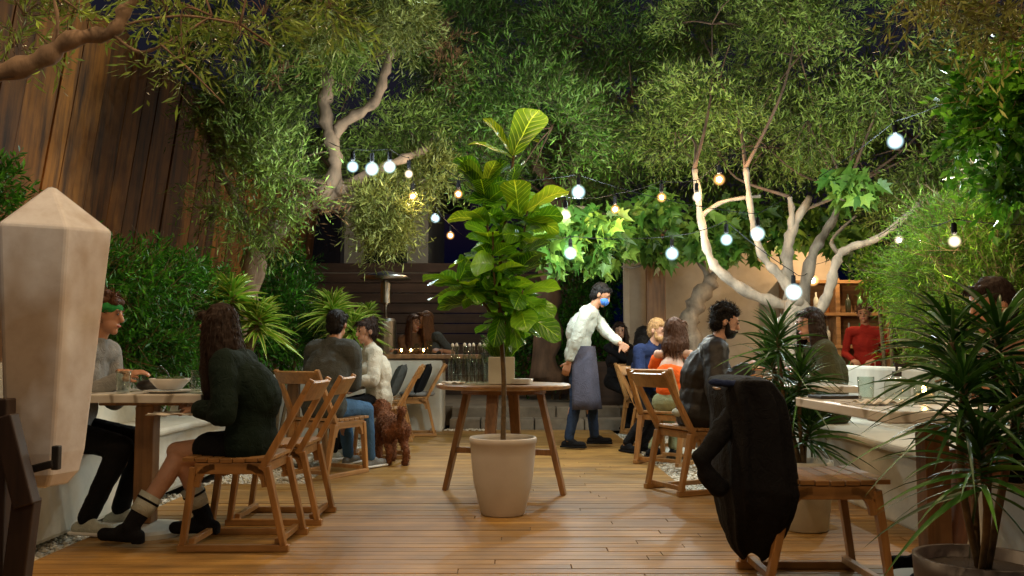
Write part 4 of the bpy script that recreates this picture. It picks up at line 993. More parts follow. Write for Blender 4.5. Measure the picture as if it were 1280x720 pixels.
        if st_ == 'curly': dr_ = nn_ + rng.normal(0, 0.8, co.shape)
        else:
            dr_ = unit(co - hcl + np.array([[0, 0, -0.02]])) + np.array([[0, 0, -0.6]]); dr_ = dr_ - nn_ * (dr_ * nn_).sum(1, keepdims=True) * 0.85 + rng.normal(0, 0.12, co.shape)
        leaf_mesh('strands', co - nn_ * 0.002, dr_, rng.uniform(0.02, 0.04 if st_ in ('short', 'curly') else 0.09, len(co)), 0.004, hm, ho, droop=0.1, segs=2)
    if beard:
        bd = MB(); bd.ell(hc - hu * 0.072 + hf3 * 0.038, (0.058, 0.056, 0.043), A3); bd.cap(hc - hu * 0.052 + hf3 * 0.098 - hr * 0.02, hc - hu * 0.052 + hf3 * 0.098 + hr * 0.02, 0.008, 0.008)
        for s in (-1, 1): bd.cap(hc + hr * s * 0.064 - hu * 0.01 + hf3 * .01, hc + hr * s * 0.05 - hu * 0.065 + hf3 * 0.03, 0.014, 0.022)
        bake(inl(bd, t).build('beard', hm, t), 0.006, 2, 0.006, 0.02)
    return t, dict(hc=hc, hu=hu, hf=hf3, hr=hr, neck=neck, chest=chest, pelvis=pelvis, f=f, r=r, HA=HA, KN=KN, O=O, waist=waist, FO=FO, HP=HP, SH=SH)
V = Vector
# man on the left bench
t, J = person('young man in grey hoodie and green cap on the left bench behind the crystal', (-2.52, 5.02, 0.53), R(-6), 0.2, [V((-2.2, 4.98, 0.83)), V((-2.13, 4.8, 0.83))], [V((-2.22, 5.05, 0.08)), V((-2.28, 4.78, 0.08))], (0.1, -0.1),
       'grey', 'black', 'white', ('brown', 'curly'), 'skin_tan', loose=0.012)
c = MB(); c.ell(J['hc'] + J['hu'] * 0.038 - J['hf'] * 0.02, (0.1, 0.112, 0.048), (J['hr'], J['hf'], J['hu'])); c.ell(J['hc'] + J['hu'] * 0.045 - J['hf'] * 0.12, (0.05, 0.06, 0.01), (J['hr'], J['hf'], J['hu']))
inl(c, t).build('cap', CL['capgreen'], t, smooth=True)
hd = MB(); hd.ell(J['neck'] - J['f'] * 0.06 + V((0, 0, 0.02)), (0.1, 0.12, 0.05)); bake(inl(hd, t).build('hood', CL['grey'], t), 0.01, 3, 0.02, 0.06)
# near woman
t, J = person('woman in dark green jacket and black skirt on the nearest left chair, bare legs crossed', (-1.36, 4.62, 0.5), R(176), 0.0, [V((-1.6, 4.52, 0.69)), V((-1.62, 4.7, 0.7))], [V((-1.62, 4.72, 0.1)), V((-1.92, 4.5, 0.1))], (-0.15, -0.2),
       'green', 'black', 'black', ('dark', 'long'), 'skin', True, skirt=True, sock=True, boots=True, loose=0.02, curve=0.6)
cloth_patch('napkin', 'pale napkin lying across the crossed legged woman\'s lap', -1.71, 4.55, 0.655, 0.28, 0.17, M['linen'], 0.1, 0.006)
# grey jacket man
person('man in grey green jacket and blue jeans seen from behind at the left', (-1.52, 7.15, 0.53), R(62), 0.12, [V((-1.6, 7.75, 0.83)), V((-1.38, 7.5, 0.7))], [V((-1.42, 7.72, 0.08)), V((-1.2, 7.52, 0.08))], (0.2, -0.1), 'charcoal', 'jeans', 'grey', ('black', 'short'), 'skin_tan', loose=0.03)
person('woman in cream white sweater and black trousers facing the grey jacket man', (-1.25, 8.3, 0.53), R(200), 0.06, [V((-1.5, 8.0, 0.72)), V((-1.45, 8.25, 0.66))], [V((-1.62, 8.05, 0.08)), V((-1.62, 8.3, 0.08))], (0.25, -0.1), 'cream', 'black', 'white', ('dark', 'bun'), 'skin', True, loose=0.015)
# couple at bar
xa, xb = P(514, 410, 11.75).x, P(541, 410, 11.75).x
for lab, xx, yv, yw, kw in (('brown haired woman in olive shirt holding a drink at the bar counter', xa, 11.75, R(-70), dict(top='brown', bottom='black', hair=('brown', 'long'), sk='skin_tan', female=True, head=(0.35, 0))),
                            ('long haired person in grey tee turned left at the bar counter', xb, 11.75, R(-125), dict(top='charcoal', bottom='darkjeans', hair=('auburn', 'long'), sk='skin_tan', sleeve=0.35, head=(-0.5, 0)))):
    person(lab, (xx, yv, 0.72), yw, 0.12, [V((xx - 0.12, 11.42, 1.0)), V((xx + 0.14, 11.42, 1.0))] if yw > -2 else [V((xx + 0.14, 11.42, 1.0)), V((xx - 0.14, 11.42, 1.0))], [V((xx - .1, 11.6, 0.33)), V((xx + .1, 11.6, 0.33))], **kw)
for xx, lab in ((xa, 'stool under the brown haired woman at the bar'), (xb, 'stool under the person in grey tee at the bar')):
    s_ = thing('bar_stool', lab, 'stool', (xx, 11.78, 0.25), 0, 'stools behind the bar counter')
    MB().lathe([(0.001, 0.36), (0.17, 0.36), (0.17, 0.39), (0.001, 0.395)], n=20).build('seat', M['chair_h'], s_)
    for a in range(4): MB().bar((0.1 * math.cos(a * PI / 2 + .8), 0.1 * math.sin(a * PI / 2 + .8), 0.36), (0.16 * math.cos(a * PI / 2 + .8), 0.16 * math.sin(a * PI / 2 + .8), 0), 0.03, 0.03).build('leg', M['chair'], s_)
# waiter
wx = P(722, 440, 9.1).x
t, J = person('waiter in white shirt, grey apron and blue mask leaning over the right table', (wx, 9.12, 0.93), R(-14), 0.12, [V((P(792, 452, 8.75).x, 8.78, 0.93)), V((wx - 0.12, 8.95, 0.82))][::1], [V((P(743, 556, 9.1).x + .02, 9.25, 0.08)), V((P(710, 556, 9.1).x, 9.0, 0.08))], (0.0, -0.45),
       'white', 'darkjeans', 'black', ('black', 'short'), 'skin_tan', standing=True, sleeve=0.92, loose=0.014, curve=0.42, vox=0.008)
ap = MB(); pts = []
f_, r_ = J['f'], J['r']; nn = 22
for li, z in enumerate((1.04, 0.95, 0.8, 0.65, 0.5, 0.4)):
    for k in range(nn + 1):
        a = -1.8 + 3.6 * k / nn; w_ = 0.178 + 0.01 * li + 0.012 * math.sin(a * 7 + z * 3) * (li / 5)
        p = V((wx, 9.12, 0)) + f_ * (math.cos(a) * (w_ * 0.9) + 0.012 + 0.004 * li) + r_ * math.sin(a) * w_; pts.append((p.x, p.y, z))
fs = [(li * (nn + 1) + k, li * (nn + 1) + k + 1, (li + 1) * (nn + 1) + k + 1, (li + 1) * (nn + 1) + k) for li in range(5) for k in range(nn)]
ap.add(pts, fs); o = inl(ap, t).build('apron', CL['apron'], t, smooth=True); sd_ = o.modifiers.new('s', 'SOLIDIFY'); sd_.thickness = 0.008; sd_.offset = 1
ms = MB(); ms.ell(J['hc'] - J['hu'] * 0.048 + J['hf'] * 0.052, (0.062, 0.058, 0.046), (J['hr'], J['hf'], J['hu'])); inl(ms, t).build('face_mask', CL['blue'], t, smooth=True)
sx = MB(); sx.tube([J['hc'] + J['hf'] * 0.04 + J['hr'] * 0.068 * s - J['hu'] * 0.03 if s else J['hc'] + J['hf'] * 0.1 for s in (-1,)] + [J['hc'] + J['hr'] * -0.085], 0.003, 5); inl(sx, t).build('mask_strap', CL['blue'], t)
# rear right group
person('dark haired young woman facing the camera farthest behind the waiter\'s arm', (P(768, 430, 11.2).x + .04, 11.35, 0.6), R(-75), 0.1, [V((1.5, 11.0, 0.8)), V((1.65, 11.0, 0.8))], [V((1.4, 11.0, 0.1)), V((1.55, 11.0, 0.1))], (-0.3, 0), 'black', 'black', 'black', ('dark', 'long'), 'skin', True)
person('woman with long black hair seen from behind beside the fair haired man', (1.62, 10.62, 0.53), R(100), 0.08, [V((1.5, 10.95, 0.8)), V((1.75, 10.95, 0.8))], None, (0, 0), 'black', 'black', 'black', ('black', 'long'), 'skin', True)
person('fair haired man in navy shirt looking down at the rear right table', (1.36, 9.12, 0.53), R(-48), 0.12, [V((1.62, 8.95, 0.82)), V((1.5, 8.78, 0.82))][::1], [V((1.28, 8.75, 0.08)), V((1.12, 8.7, 0.08))], (0.1, -0.25), 'navy', 'black', 'black', ('blond', 'short'), 'skin', beard=True, sleeve=1.0, loose=.01)
person('woman in orange off shoulder top and floral skirt seen from behind', (1.42, 7.92, 0.53), R(58), 0.1, [V((1.5, 8.4, 0.82)), V((1.7, 8.25, 0.8))], [V((1.5, 8.3, 0.08)), V((1.3, 8.28, 0.08))], (-0.3, 0), 'orange', 'floral', 'black', ('brown', 'bob'), 'skin_pale', True, offsh=True)
t, J = person('bearded man in black leather jacket eating at the right table', (1.32, 6.32, 0.53), R(-8), 0.16, [V((1.66, 6.2, 0.86)), V((1.6, 6.05, 0.86))], [V((1.72, 6.35, 0.08)), V((1.7, 6.1, 0.08))], (0.0, -0.25), 'black', 'black', 'black', ('black', 'curly'), 'skin', beard=True, loose=0.035, topmat=M['leather'], vox=0.008)
hm_ = MB(); hm_.ell(J['pelvis'] + V((-0.02, 0, 0.02)), (0.165, 0.2, 0.05)); bake(inl(hm_, t).build('tee_hem', CL['white'], t), 0.01, 2)
fk = MB(); fk.tube([J['HA'][1] + V((0.02, -0.02, 0.0)), J['HA'][1] + V((0.1, -0.04, 0.02)), J['HA'][1] + V((0.2, -0.06, 0.08))], 0.004, 6)
tag(fk.build('fork', M['steel']), 'fork raised in the leather jacket man\'s hand', 'fork')
person('dark haired woman in dark sweater half hidden by the middle dracaena', (2.36, 6.55, 0.55), R(178), 0.1, [V((2.1, 6.4, 0.83)), V((2.1, 6.7, 0.83))], [V((2.02, 6.4, 0.08)), V((2.02, 6.65, 0.08))], (0.3, -0.1), 'olive', 'black', 'black', ('dark', 'long'), 'skin', True, loose=0.03)
person('person in red top in front of the wooden bar shelving', (P(1083, 420, 11.3).x, 11.3, 0.78), R(-120), 0.1, None, [V((P(1083, 420, 11.3).x - .1, 11.2, 0.08)), V((P(1083, 420, 11.3).x + .1, 11.3, 0.08))], (0, 0), 'red', 'black', 'black', ('brown', 'curly'), 'skin_tan')

person('person with bare legs seated at the right bench, mostly hidden by the large dark dracaena', (2.36, 3.9, 0.53), R(176), 0.22, [V((2.0, 3.75, 0.84)), V((2.05, 4.05, 0.84))], [V((1.82, 3.72, 0.08)), V((1.86, 3.98, 0.08))], (0.2, -0.2), 'brown', 'black', 'black', ('dark', 'short'), 'skin_tan', skirt=True, sleeve=0.35)

# dog
dg = thing('dog', 'curly brown dog standing on the deck beside the left chairs', 'dog', (-1.07, 7.85, 0), R(115))
db = MB(); V_ = V
db.ell((0.0, 0, 0.33), (0.2, 0.1, 0.105)); db.ell((0.13, 0, 0.33), (0.12, 0.105, 0.125)); db.ell((-0.15, 0, 0.33), (0.11, 0.095, 0.1))
db.cap((0.2, 0, 0.38), (0.27, 0, 0.46), 0.065, 0.055)
db.ell((0.3, 0, 0.49), (0.07, 0.065, 0.065)); db.cap((0.33, 0, 0.475), (0.4, 0, 0.455), 0.038, 0.026)
for s in (-1, 1):
    db.ell((0.285, s * 0.068, 0.465), (0.03, 0.018, 0.055))
    db.cap((0.15, s * 0.065, 0.28), (0.145, s * 0.065, 0.15), 0.048, 0.034); db.cap((0.145, s * 0.065, 0.15), (0.15, s * 0.065, 0.04), 0.034, 0.032); db.ell((0.17, s * 0.065, 0.025), (0.042, 0.032, 0.026))
    o_ = 0.03 * s
    db.cap((-0.16, s * 0.065, 0.3), (-0.12 + o_, s * 0.065, 0.21), 0.065, 0.042); db.cap((-0.12 + o_, s * 0.065, 0.21), (-0.21 + o_, s * 0.065, 0.13), 0.038, 0.028); db.cap((-0.21 + o_, s * 0.065, 0.13), (-0.19 + o_, s * 0.065, 0.04), 0.03, 0.028); db.ell((-0.17 + o_, s * 0.065, 0.024), (0.04, 0.03, 0.025))
db.cap((-0.24, 0, 0.38), (-0.29, 0, 0.46), 0.026, 0.03); db.ell((-0.295, 0, 0.48), 0.04)
bs = bake(db.build('body', M['fur'], dg), 0.009, 2, 0.03, 0.02)
co = np.empty(len(bs.data.vertices) * 3, np.float32); bs.data.vertices.foreach_get('co', co); co = co.reshape(-1, 3)
no = np.empty(len(bs.data.vertices) * 3, np.float32); bs.data.vertices.foreach_get('normal', no); no = no.reshape(-1, 3)
pk = rng.choice(len(co), min(len(co), 9000)); d_ = no[pk] + rng.normal(0, .7, (len(pk), 3)) + np.array([[0, 0, -0.3]])
leaf_mesh('curly_fur', co[pk] - no[pk] * 0.004, d_, rng.uniform(0.01, 0.026, len(pk)), 0.005, M['fur'], bs, droop=0.2, segs=2)
MB().ell((0.423, 0, 0.465), (0.014, 0.018, 0.013)).build('nose', CL['black'], dg, smooth=True)
MB().ell((0.355, 0.03, 0.505), 0.009).ell((0.355, -0.03, 0.505), 0.009).build('eyes', M['eye'], dg, smooth=True)

# ------------------------------------------------------------ plants
def dracaena(name, label, base, heads, m, L=(0.3, 0.5), W=0.03, n=60, stem_r=0.012, potspec=None, droop=0.45, group=None, spread=0.9):
    base = Vector(base); t = thing(name, label, 'plant', base, 0, group)
    if potspec:
        r_, h_, pm = potspec
        MB().lathe([(r_ * 0.7, 0), (r_ * 0.78, 0.01), (r_ * 0.98, h_ * 0.8), (r_, h_), (r_ * 0.9, h_), (r_ * 0.88, h_ * 0.9), (0.001, h_ * 0.9)], n=36).build('pot', pm, t, smooth=True)
        MB().lathe([(0.001, h_ * 0.9), (r_ * 0.87, h_ * 0.9), (0.001, h_ * 0.93)], n=20).build('soil', M['soil'], t)
    B = []; D = []; LL = []
    for hp in heads:
        p = Vector(hp) - base; z0 = potspec[1] * 0.9 if potspec else 0
        b0 = Vector((p.x * 0.15, p.y * 0.15, z0)); mid = (b0 + p) / 2 + Vector((rnd.uniform(-.03, .03), rnd.uniform(-.03, .03), 0))
        MB().tube(smooth_path([b0, mid, p], 4), stem_r, 8).build('stem', M['stem'], t, smooth=True)
        for k in range(n):
            a = k * 2.4 + rnd.random() * .3; e = (k / n); up = rnd.uniform(-0.15, 0.15) + 1.7 * e ** 1.1 - 0.25
            B.append(tuple(p + Vector((0, 0, (e - 0.75) * 0.16)))); D.append((math.cos(a) * spread, math.sin(a) * spread, up)); LL.append(rnd.uniform(*L) * (1 - 0.25 * e))
    leaf_mesh('leaves', np.array(B), np.array(D), np.array(LL), W, m, t, fold=0.18, droop=droop, segs=6, shape=lambda s: (min(1, s * 6 + 0.45)) * (1 - s ** 2.2) + 0.01)
    return t
dracaena('potted_dracaena', 'narrow leaved dark dracaena in a white pot between the right tables', (1.62, 4.95, 0),
         [P(972, 418, 4.9), P(1000, 470, 4.85), P(985, 510, 5.0), P(1012, 530, 4.9), P(965, 450, 5.05)], M['drac'], (0.26, 0.42), 0.017, 70, 0.011, (0.16, 0.38, M['plaster']), 0.3, spread=0.75)
dracaena('potted_dracaena', 'large dark spiky dracaena in a dark pot at the right edge', (1.42, 2.72, 0),
         [P(1205, 478, 2.6), P(1190, 425, 2.75), P(1248, 420, 2.7), P(1225, 560, 2.5), P(1275, 500, 2.6)], M['drac'], (0.28, 0.45), 0.017, 62, 0.011, (0.19, 0.36, M['dark_pot']), 0.35)
for lab, px, py, Y, n_, L in (('yellow striped dracaena rising behind the woman in the green jacket', 290, 368, 7.6, 130, (0.3, 0.48)), ('bright striped dracaena behind the man in the grey green jacket', 415, 383, 9.4, 130, (0.32, 0.52)),
                          ('smaller striped dracaena right of the bright one near the patio heater', 460, 392, 10.6, 80, (0.22, 0.36))):
    h0 = P(px, py, Y); b0 = Vector((h0.x - 0.12, Y, 0.1)); hh = [h0] + ([h0 + V((0.2, 0.1, -0.2))] if Y < 10 else [])
    dracaena('striped_dracaena', lab, b0, hh, M['drac_var'], L, 0.042, n_, 0.05 if Y < 8 else 0.03, None, 0.3, 'striped dracaenas along the left bench')

def shrub(name, label, blobs, n, m, leaf, width, per=9, slen=0.2, cat='bush', stemmat=None, jitter=0.6, shell=0.3, segs=1, droop=0.1, base=None, updir=(0, 0, 0.3)):
    c = Vector(blobs[0][0]); b = base or Vector((c.x, c.y, 0)); t = thing(name, label, cat, b)
    bl = [(Vector(p) - b, r_, w_) for p, r_, w_ in blobs]
    B, D, A, E = sprigs(bl, n, per, slen, leaf, jitter, shell, updir)
    leaf_mesh('foliage', B, D, leaf * rng.uniform(0.7, 1.25, len(B)), width, m, t, droop=droop, segs=segs)
    s = MB()
    for p, r_, w_ in (bl if cat != 'tree' else bl[-1:]): s.tube(smooth_path([(p.x * 0.2, p.y * 0.2, 0), (p.x * 0.6, p.y * .6, p.z * 0.5), p], 4), 0.02, 6)
    s.build('stems', stemmat or M['stem'], t); twig_mesh('twigs', A, E, 0.003, M['stem'], t, 2)
    return t
def pb(px, py, Y, rpx, w_=1.0): return (P(px, py, Y), rpx * Y / F, w_)
shrub('hedge', 'dense dark green hedge behind the left bench and crystal', [pb(x, yv, Y, r_) for x, yv, Y, r_ in ((160, 360, 6.6, 60), (205, 360, 7.2, 62), (245, 375, 7.8, 55), (150, 430, 6.6, 60), (200, 430, 7.0, 60), (240, 440, 7.6, 50), (110, 340, 6.2, 50))], 3600, M['hedge'], 0.065, 0.016, 8, 0.2)
shrub('bush', 'darker leafy bush between the hedge and the bright striped dracaena', [pb(x, yv, Y, r_) for x, yv, Y, r_ in ((345, 385, 9.8, 52), (320, 420, 9.5, 45), (375, 420, 10, 45), (360, 350, 10.5, 40))], 1700, M['hedge'], 0.08, 0.02, 8, 0.2)
shrub('bush', 'dim creeper mass climbing the fence behind the round table', [pb(x, yv, Y, r_) for x, yv, Y, r_ in ((690, 420, 13.6, 50), (720, 380, 13.8, 55), (755, 360, 13.6, 45), (650, 440, 13.8, 40), (745, 440, 13.4, 45))], 1500, M['hedge'], 0.08, 0.03, 8, 0.25)
shrub('bush', 'dark sprig of leaves above the crystal at the left edge', [pb(-10, 245, 5.6, 38)], 160, M['hedge'], 0.07, 0.02)
shrub('feathery_bush', 'bright feathery green bush rising above the right bench', [pb(x, yv, Y, r_) for x, yv, Y, r_ in ((1230, 330, 6.9, 80), (1180, 350, 7.2, 60), (1260, 400, 6.6, 70), (1165, 372, 7.6, 36), (1190, 300, 7.4, 60), (1280, 290, 6.8, 70), (1190, 420, 7.0, 50))], 7000, M['fern'], 0.075, 0.006, 9, 0.26, jitter=0.35)
shrub('citrus_tree', 'glossy bright green citrus foliage in the upper right corner', [pb(x, yv, Y, r_) for x, yv, Y, r_ in ((1265, 150, 5.2, 50), (1230, 120, 5.4, 34), (1215, 165, 5.3, 26), (1270, 220, 5.4, 42), (1240, 210, 5.8, 26), (1270, 75, 5.2, 30), (1300, 120, 5, 60))], 640, M['citrus'], 0.075, 0.042, 8, 0.2, 'tree', droop=0.15, base=Vector((3.25, 5.4, 0)))
shrub('bush', 'lime green leafy bush left of the feathery bush near the shelving', [pb(x, yv, Y, r_) for x, yv, Y, r_ in ((1112, 352, 9.0, 20), (1135, 375, 8.8, 22), (1095, 335, 9.2, 16))], 700, M['fern'], 0.07, 0.016, 8, 0.2)

def tree(name, label, base, limbs, blobs, n, m, barkm, leaf=0.088, width=0.0155, per=9, slen=0.3, extra=None, twig=0.0022, jitter=0.5, cat='tree', shell=0.4, br=1.0):
    base = Vector(base); t = thing(name, label, cat, base); tm = MB()
    for pts, r0, r1 in limbs: limb(tm, [Vector(p) - base for p in pts], r0, r1)
    tm.build('trunk', barkm, t, smooth=True)
    bl = [(Vector(p) - base, r_, w_) for p, r_, w_ in blobs]
    # branches linking limb ends with crown clumps
    ends = [Vector(pts[-1]) - base for pts, _, _ in limbs]; bm_ = MB()
    for p, r_, w_ in bl:
        e = min(ends, key=lambda q: (q - p).length); mid = (e + p) / 2 + Vector((rnd.uniform(-.15, .15), rnd.uniform(-.15, .15), rnd.uniform(-.1, .15)))
        bm_.tube(smooth_path([e, mid, p], 5), [(0.02 - 0.014 * k / 10) * br for k in range(11)], 6)
        for k in range(5):
            d_ = Vector((rnd.gauss(0, 1), rnd.gauss(0, 1), rnd.gauss(0, .8))).normalized() * r_ * 0.9
            bm_.tube(smooth_path([p, p + d_ * 0.5 + Vector((0, 0, .04)), p + d_], 3), [x * br for x in (0.011, 0.01, 0.009, 0.008, 0.006, 0.005, 0.003)], 5)
    bm_.build('branches', M['bark_dark'], t, smooth=True)
    B, D, A, E = sprigs(bl, n, per, slen, leaf, jitter, shell, gap=3.6 if slen > 0.25 else None)
    leaf_mesh('crown', B, D, leaf * rng.uniform(0.6, 1.25, len(B)), width, m, t)
    twig_mesh('twigs', A, E, twig, M['twig'], t)
    for nm, bb, nn_, mm in (extra or []):
        B, D, A, E = sprigs([(Vector(p) - base, r_, w_) for p, r_, w_ in bb], nn_, per, slen * 0.8, leaf, jitter)
        leaf_mesh(nm, B, D, leaf * rng.uniform(0.7, 1.3, len(B)), width, mm, t)
    return t
def pp(Y, *pts): return [P(a, b, Y if len(c) == 0 else c[0]) for a, b, *c in pts]
tree('olive_tree', 'left olive tree leaning right over the striped dracaenas', P(300, 470, 8.6) * 1, 
     [(pp(8.8, (295, 520), (303, 450), (318, 330), (338, 296), (375, 262), (430, 232)), 0.15, 0.085), (pp(8.8, (420, 238), (470, 214), (505, 198), (535, 186, 9.1)), 0.07, 0.035),
      (pp(8.7, (400, 250), (420, 212), (414, 178), (405, 130), (408, 95), (380, 45), (372, 20)), 0.075, 0.06), (pp(8.7, (414, 178), (432, 152), (468, 128), (480, 95), (490, 60)), 0.06, 0.04),
      (pp(8.8, (325, 320), (300, 260), (270, 200), (255, 140)), 0.05, 0.03)],
     [pb(*a) for a in ((310, 120, 8.7, 78), (285, 205, 8.5, 70), (350, 215, 8.4, 75), (325, 265, 8.5, 50), (440, 110, 9.1, 60), (385, 60, 8.9, 60), (500, 150, 9.6, 62), (270, 60, 8.8, 50), (300, 240, 8.2, 55), (395, 180, 9.3, 50), (420, 30, 8.6, 60), (470, 50, 9.2, 55), (540, 110, 9.8, 60))],
     4600, M['olive'], M['bark'], extra=[('yellow_crown', [pb(480, 262, 8.9, 44), pb(487, 288, 8.9, 24), pb(535, 215, 9.2, 30), pb(410, 15, 8, 40), pb(500, 20, 8, 40)], 1500, M['olive_yel']), ('withered_leaves', [pb(393, 262, 8.4, 14), pb(350, 95, 8.2, 8), pb(555, 50, 9.2, 14), pb(560, 85, 9.2, 10)], 90, M['dead'])])
tree('olive_tree', 'central olive tree whose crown spreads over the waiter and potted fig', (P(680, 440, 13.0).x, 13, 0.25),
     [(pp(13, (680, 480), (684, 400), (690, 330), (700, 260)), 0.22, 0.15), (pp(13, (700, 260), (660, 180, 12.5), (600, 120, 12), (560, 60, 12)), 0.12, 0.05), (pp(13, (700, 265), (740, 180, 12.5), (800, 110, 12), (860, 50, 12)), 0.12, 0.05), (pp(13, (700, 262), (705, 150, 12.6), (700, 50, 12)), 0.1, 0.04)],
     [pb(*a) for a in ((575, 50, 10.5, 80), (640, 110, 10, 85), (730, 50, 10.4, 90), (690, 160, 9.8, 70), (790, 120, 10.4, 80), (570, 165, 10.2, 65), (640, 20, 12, 80), (860, 30, 11.5, 85), (760, 190, 12.4, 60), (620, 205, 12.6, 50), (520, 20, 11, 60), (780, 20, 12, 70), (740, 130, 11.4, 60))],
     5600, M['olive_dark'], M['bark_dark'], leaf=0.1, width=0.017, slen=0.42)
tree('olive_tree', 'right olive tree with pale twisting limbs behind the leather jacket man', (P(990, 440, 8.6).x, 8.6, 0),
     [(pp(8.6, (990, 540), (992, 470), (990, 405), (1000, 380)), 0.17, 0.11), (pp(8.6, (1000, 385), (950, 372), (905, 345), (886, 318), (876, 270), (868, 212)), 0.068, 0.03), (pp(8.5, (1000, 380), (975, 345), (952, 318), (940, 270), (932, 210)), 0.055, 0.024),
      (pp(8.8, (990, 385), (984, 335), (988, 295), (1012, 246)), 0.085, 0.036), (pp(8.8, (986, 300), (990, 270), (987, 246)), 0.04, 0.025), (pp(9.1, (1000, 385), (1015, 320), (1038, 280), (1058, 238)), 0.075, 0.03),
      (pp(8.4, (1018, 400), (1035, 368), (1046, 325), (1062, 310), (1100, 296), (1150, 255)), 0.06, 0.025), (pp(8.6, (876, 270), (905, 252), (950, 245)), 0.025, 0.015), (pp(9, (1050, 318), (1040, 300), (1070, 270)), 0.03, 0.012)],
     [pb(*a) for a in ((900, 100, 9.2, 85), (1000, 70, 9, 100), (1095, 90, 8.8, 85), (960, 185, 9.8, 55), (1060, 185, 9.6, 60), (845, 165, 9.8, 60), (1150, 190, 9, 60), (1150, 20, 8.4, 80), (1000, 0, 8.6, 80), (890, 30, 9, 70), (1200, 110, 9, 60), (1130, 260, 9.6, 40), (900, 190, 10, 45), (1010, 150, 9.2, 60))],
     5200, M['olive'], M['bark_pale'], leaf=0.085)
# near branch upper left
tree('olive_tree', 'near olive tree reaching a bare limb in from the upper left corner', (-2.35, 2.9, 0),
     [([(-2.35, 2.9, 0), (-2.3, 2.85, 0.9), (-2.1, 2.75, 1.5), P(-30, 100, 2.6)], 0.12, 0.045), (pp(2.6, (-30, 100), (40, 80), (90, 50), (140, 40), (158, 12), (180, -20)), 0.034, 0.016), (pp(2.6, (60, 70), (72, 30), (65, -10)), 0.008, 0.004), (pp(2.6, (140, 42), (175, 65), (215, 50), (265, 20)), 0.006, 0.003), (pp(2.6, (200, 55), (240, 90), (280, 130)), 0.004, 0.002),
      (pp(2.6, (110, 48), (160, 30), (230, 20), (300, 30)), 0.006, 0.003)],
     [pb(*a) for a in ((30, 20, 2.7, 40), (90, 10, 2.7, 40), (210, 20, 2.7, 42), (15, 60, 2.7, 24), (260, 40, 2.8, 26), (330, 20, 2.9, 40), (230, 75, 2.6, 26), (410, 10, 3.0, 40), (300, 40, 2.7, 20))],
     190, M['olive'], M['bark'], leaf=0.05, width=0.009, per=11, slen=0.13, twig=0.0016, shell=0.2, br=0.2)
tree('olive_tree', 'near olive tree with pale yellow leaves hanging into the upper right corner', (2.6, 3.3, 0),
     [([(2.6, 3.3, 0), (2.65, 3.3, 1.2), (2.4, 3.2, 2.2), P(1300, -30, 3.0)], 0.1, 0.03)],
     [pb(*a) for a in ((1240, 10, 3.0, 45), (1180, 5, 3.0, 32), (1270, 50, 3.0, 28), (1140, -5, 3.1, 25), (1200, 45, 3.1, 14))],
     150, M['olive_yel'], M['bark'], leaf=0.055, width=0.01, slen=0.16, twig=0.0018, shell=0.2, br=0.25)

# fig tree with lobed leaves
def fig_leaves(name, blobs, n, size, m, parent, base):
    mb = MB(); wts = [b[1] ** 2 for b in blobs]
    out = [(0, 0), (0.28, -0.06), (0.5, 0.16), (0.34, 0.24), (0.56, 0.56), (0.26, 0.48), (0.16, 0.62), (0.0, 1.05)]
    out = out + [(-a, b) for a, b in reversed(out[1:-1])]
    for _ in range(n):
        p, r_, _w = rnd.choices(blobs, wts)[0]
        u = Vector((rnd.gauss(0, 1), rnd.gauss(0, 1), rnd.gauss(0, .8))).normalized() * r_ * rnd.uniform(0.4, 1); c = Vector(p) - base + u
        d = (Vector((rnd.gauss(0, .6), rnd.gauss(0, .6), -0.8)) + u.normalized() * 0.5).normalized(); a, b_, _d = frame_from(d, Vector((rnd.gauss(0, 1), rnd.gauss(0, 1), rnd.gauss(0, 1))).normalized()); s = size * rnd.uniform(0.6, 1.25)
        vs = [c + d * 0.35 * s + b_ * 0.03 * s] + [c + a * x * s + d * yv * s - b_ * (abs(x) * 0.35 * s) for x, yv in out]
        L = len(out); mb.add(vs, [(0, 1 + k, 1 + (k + 1) % L) for k in range(L)])
        mb.tube([c, c - d * 0.25 * s], 0.003, 4)
    return mb.build(name, m, parent)
fb_ = Vector((P(868, 430, 10.6).x, 10.6, 0)); ft = thing('fig_tree', 'fig tree with big lobed leaves and a curved pale trunk behind the orange top woman', 'tree', fb_)
tm = MB()
for pts, r0, r1 in ((pp(10.6, (868, 520), (866, 440), (862, 400), (875, 372), (890, 350)), 0.13, 0.1), (pp(10.6, (888, 352), (870, 320), (830, 300), (790, 290), (740, 262, 10), (700, 262, 9.6)), 0.05, 0.02), (pp(10.6, (870, 320), (800, 270), (760, 258)), 0.03, 0.015), (pp(10.6, (888, 352), (920, 310), (990, 270), (1060, 240, 9)), 0.05, 0.015), (pp(10.5, (830, 300), (790, 335), (700, 300, 9.8)), 0.02, 0.01)):
    limb(tm, [p - fb_ for p in pts], r0, r1)
tm.build('trunk', M['bark_pale'], ft, smooth=True)
fig_leaves('foliage', [pb(*a) for a in ((740, 300, 9.4, 50), (700, 285, 9.2, 40), (780, 290, 9.8, 38), (820, 262, 9.8, 34), (825, 312, 10.3, 26), (905, 312, 10, 26), (1075, 238, 8.4, 30), (1050, 225, 8.4, 22), (690, 320, 9.2, 26), (880, 290, 10.2, 40), (960, 285, 10.3, 44), (1020, 285, 10.6, 36), (1060, 300, 10.8, 30), (915, 275, 10.2, 40))], 1350, 0.17, M['figleaf'], ft, fb_)

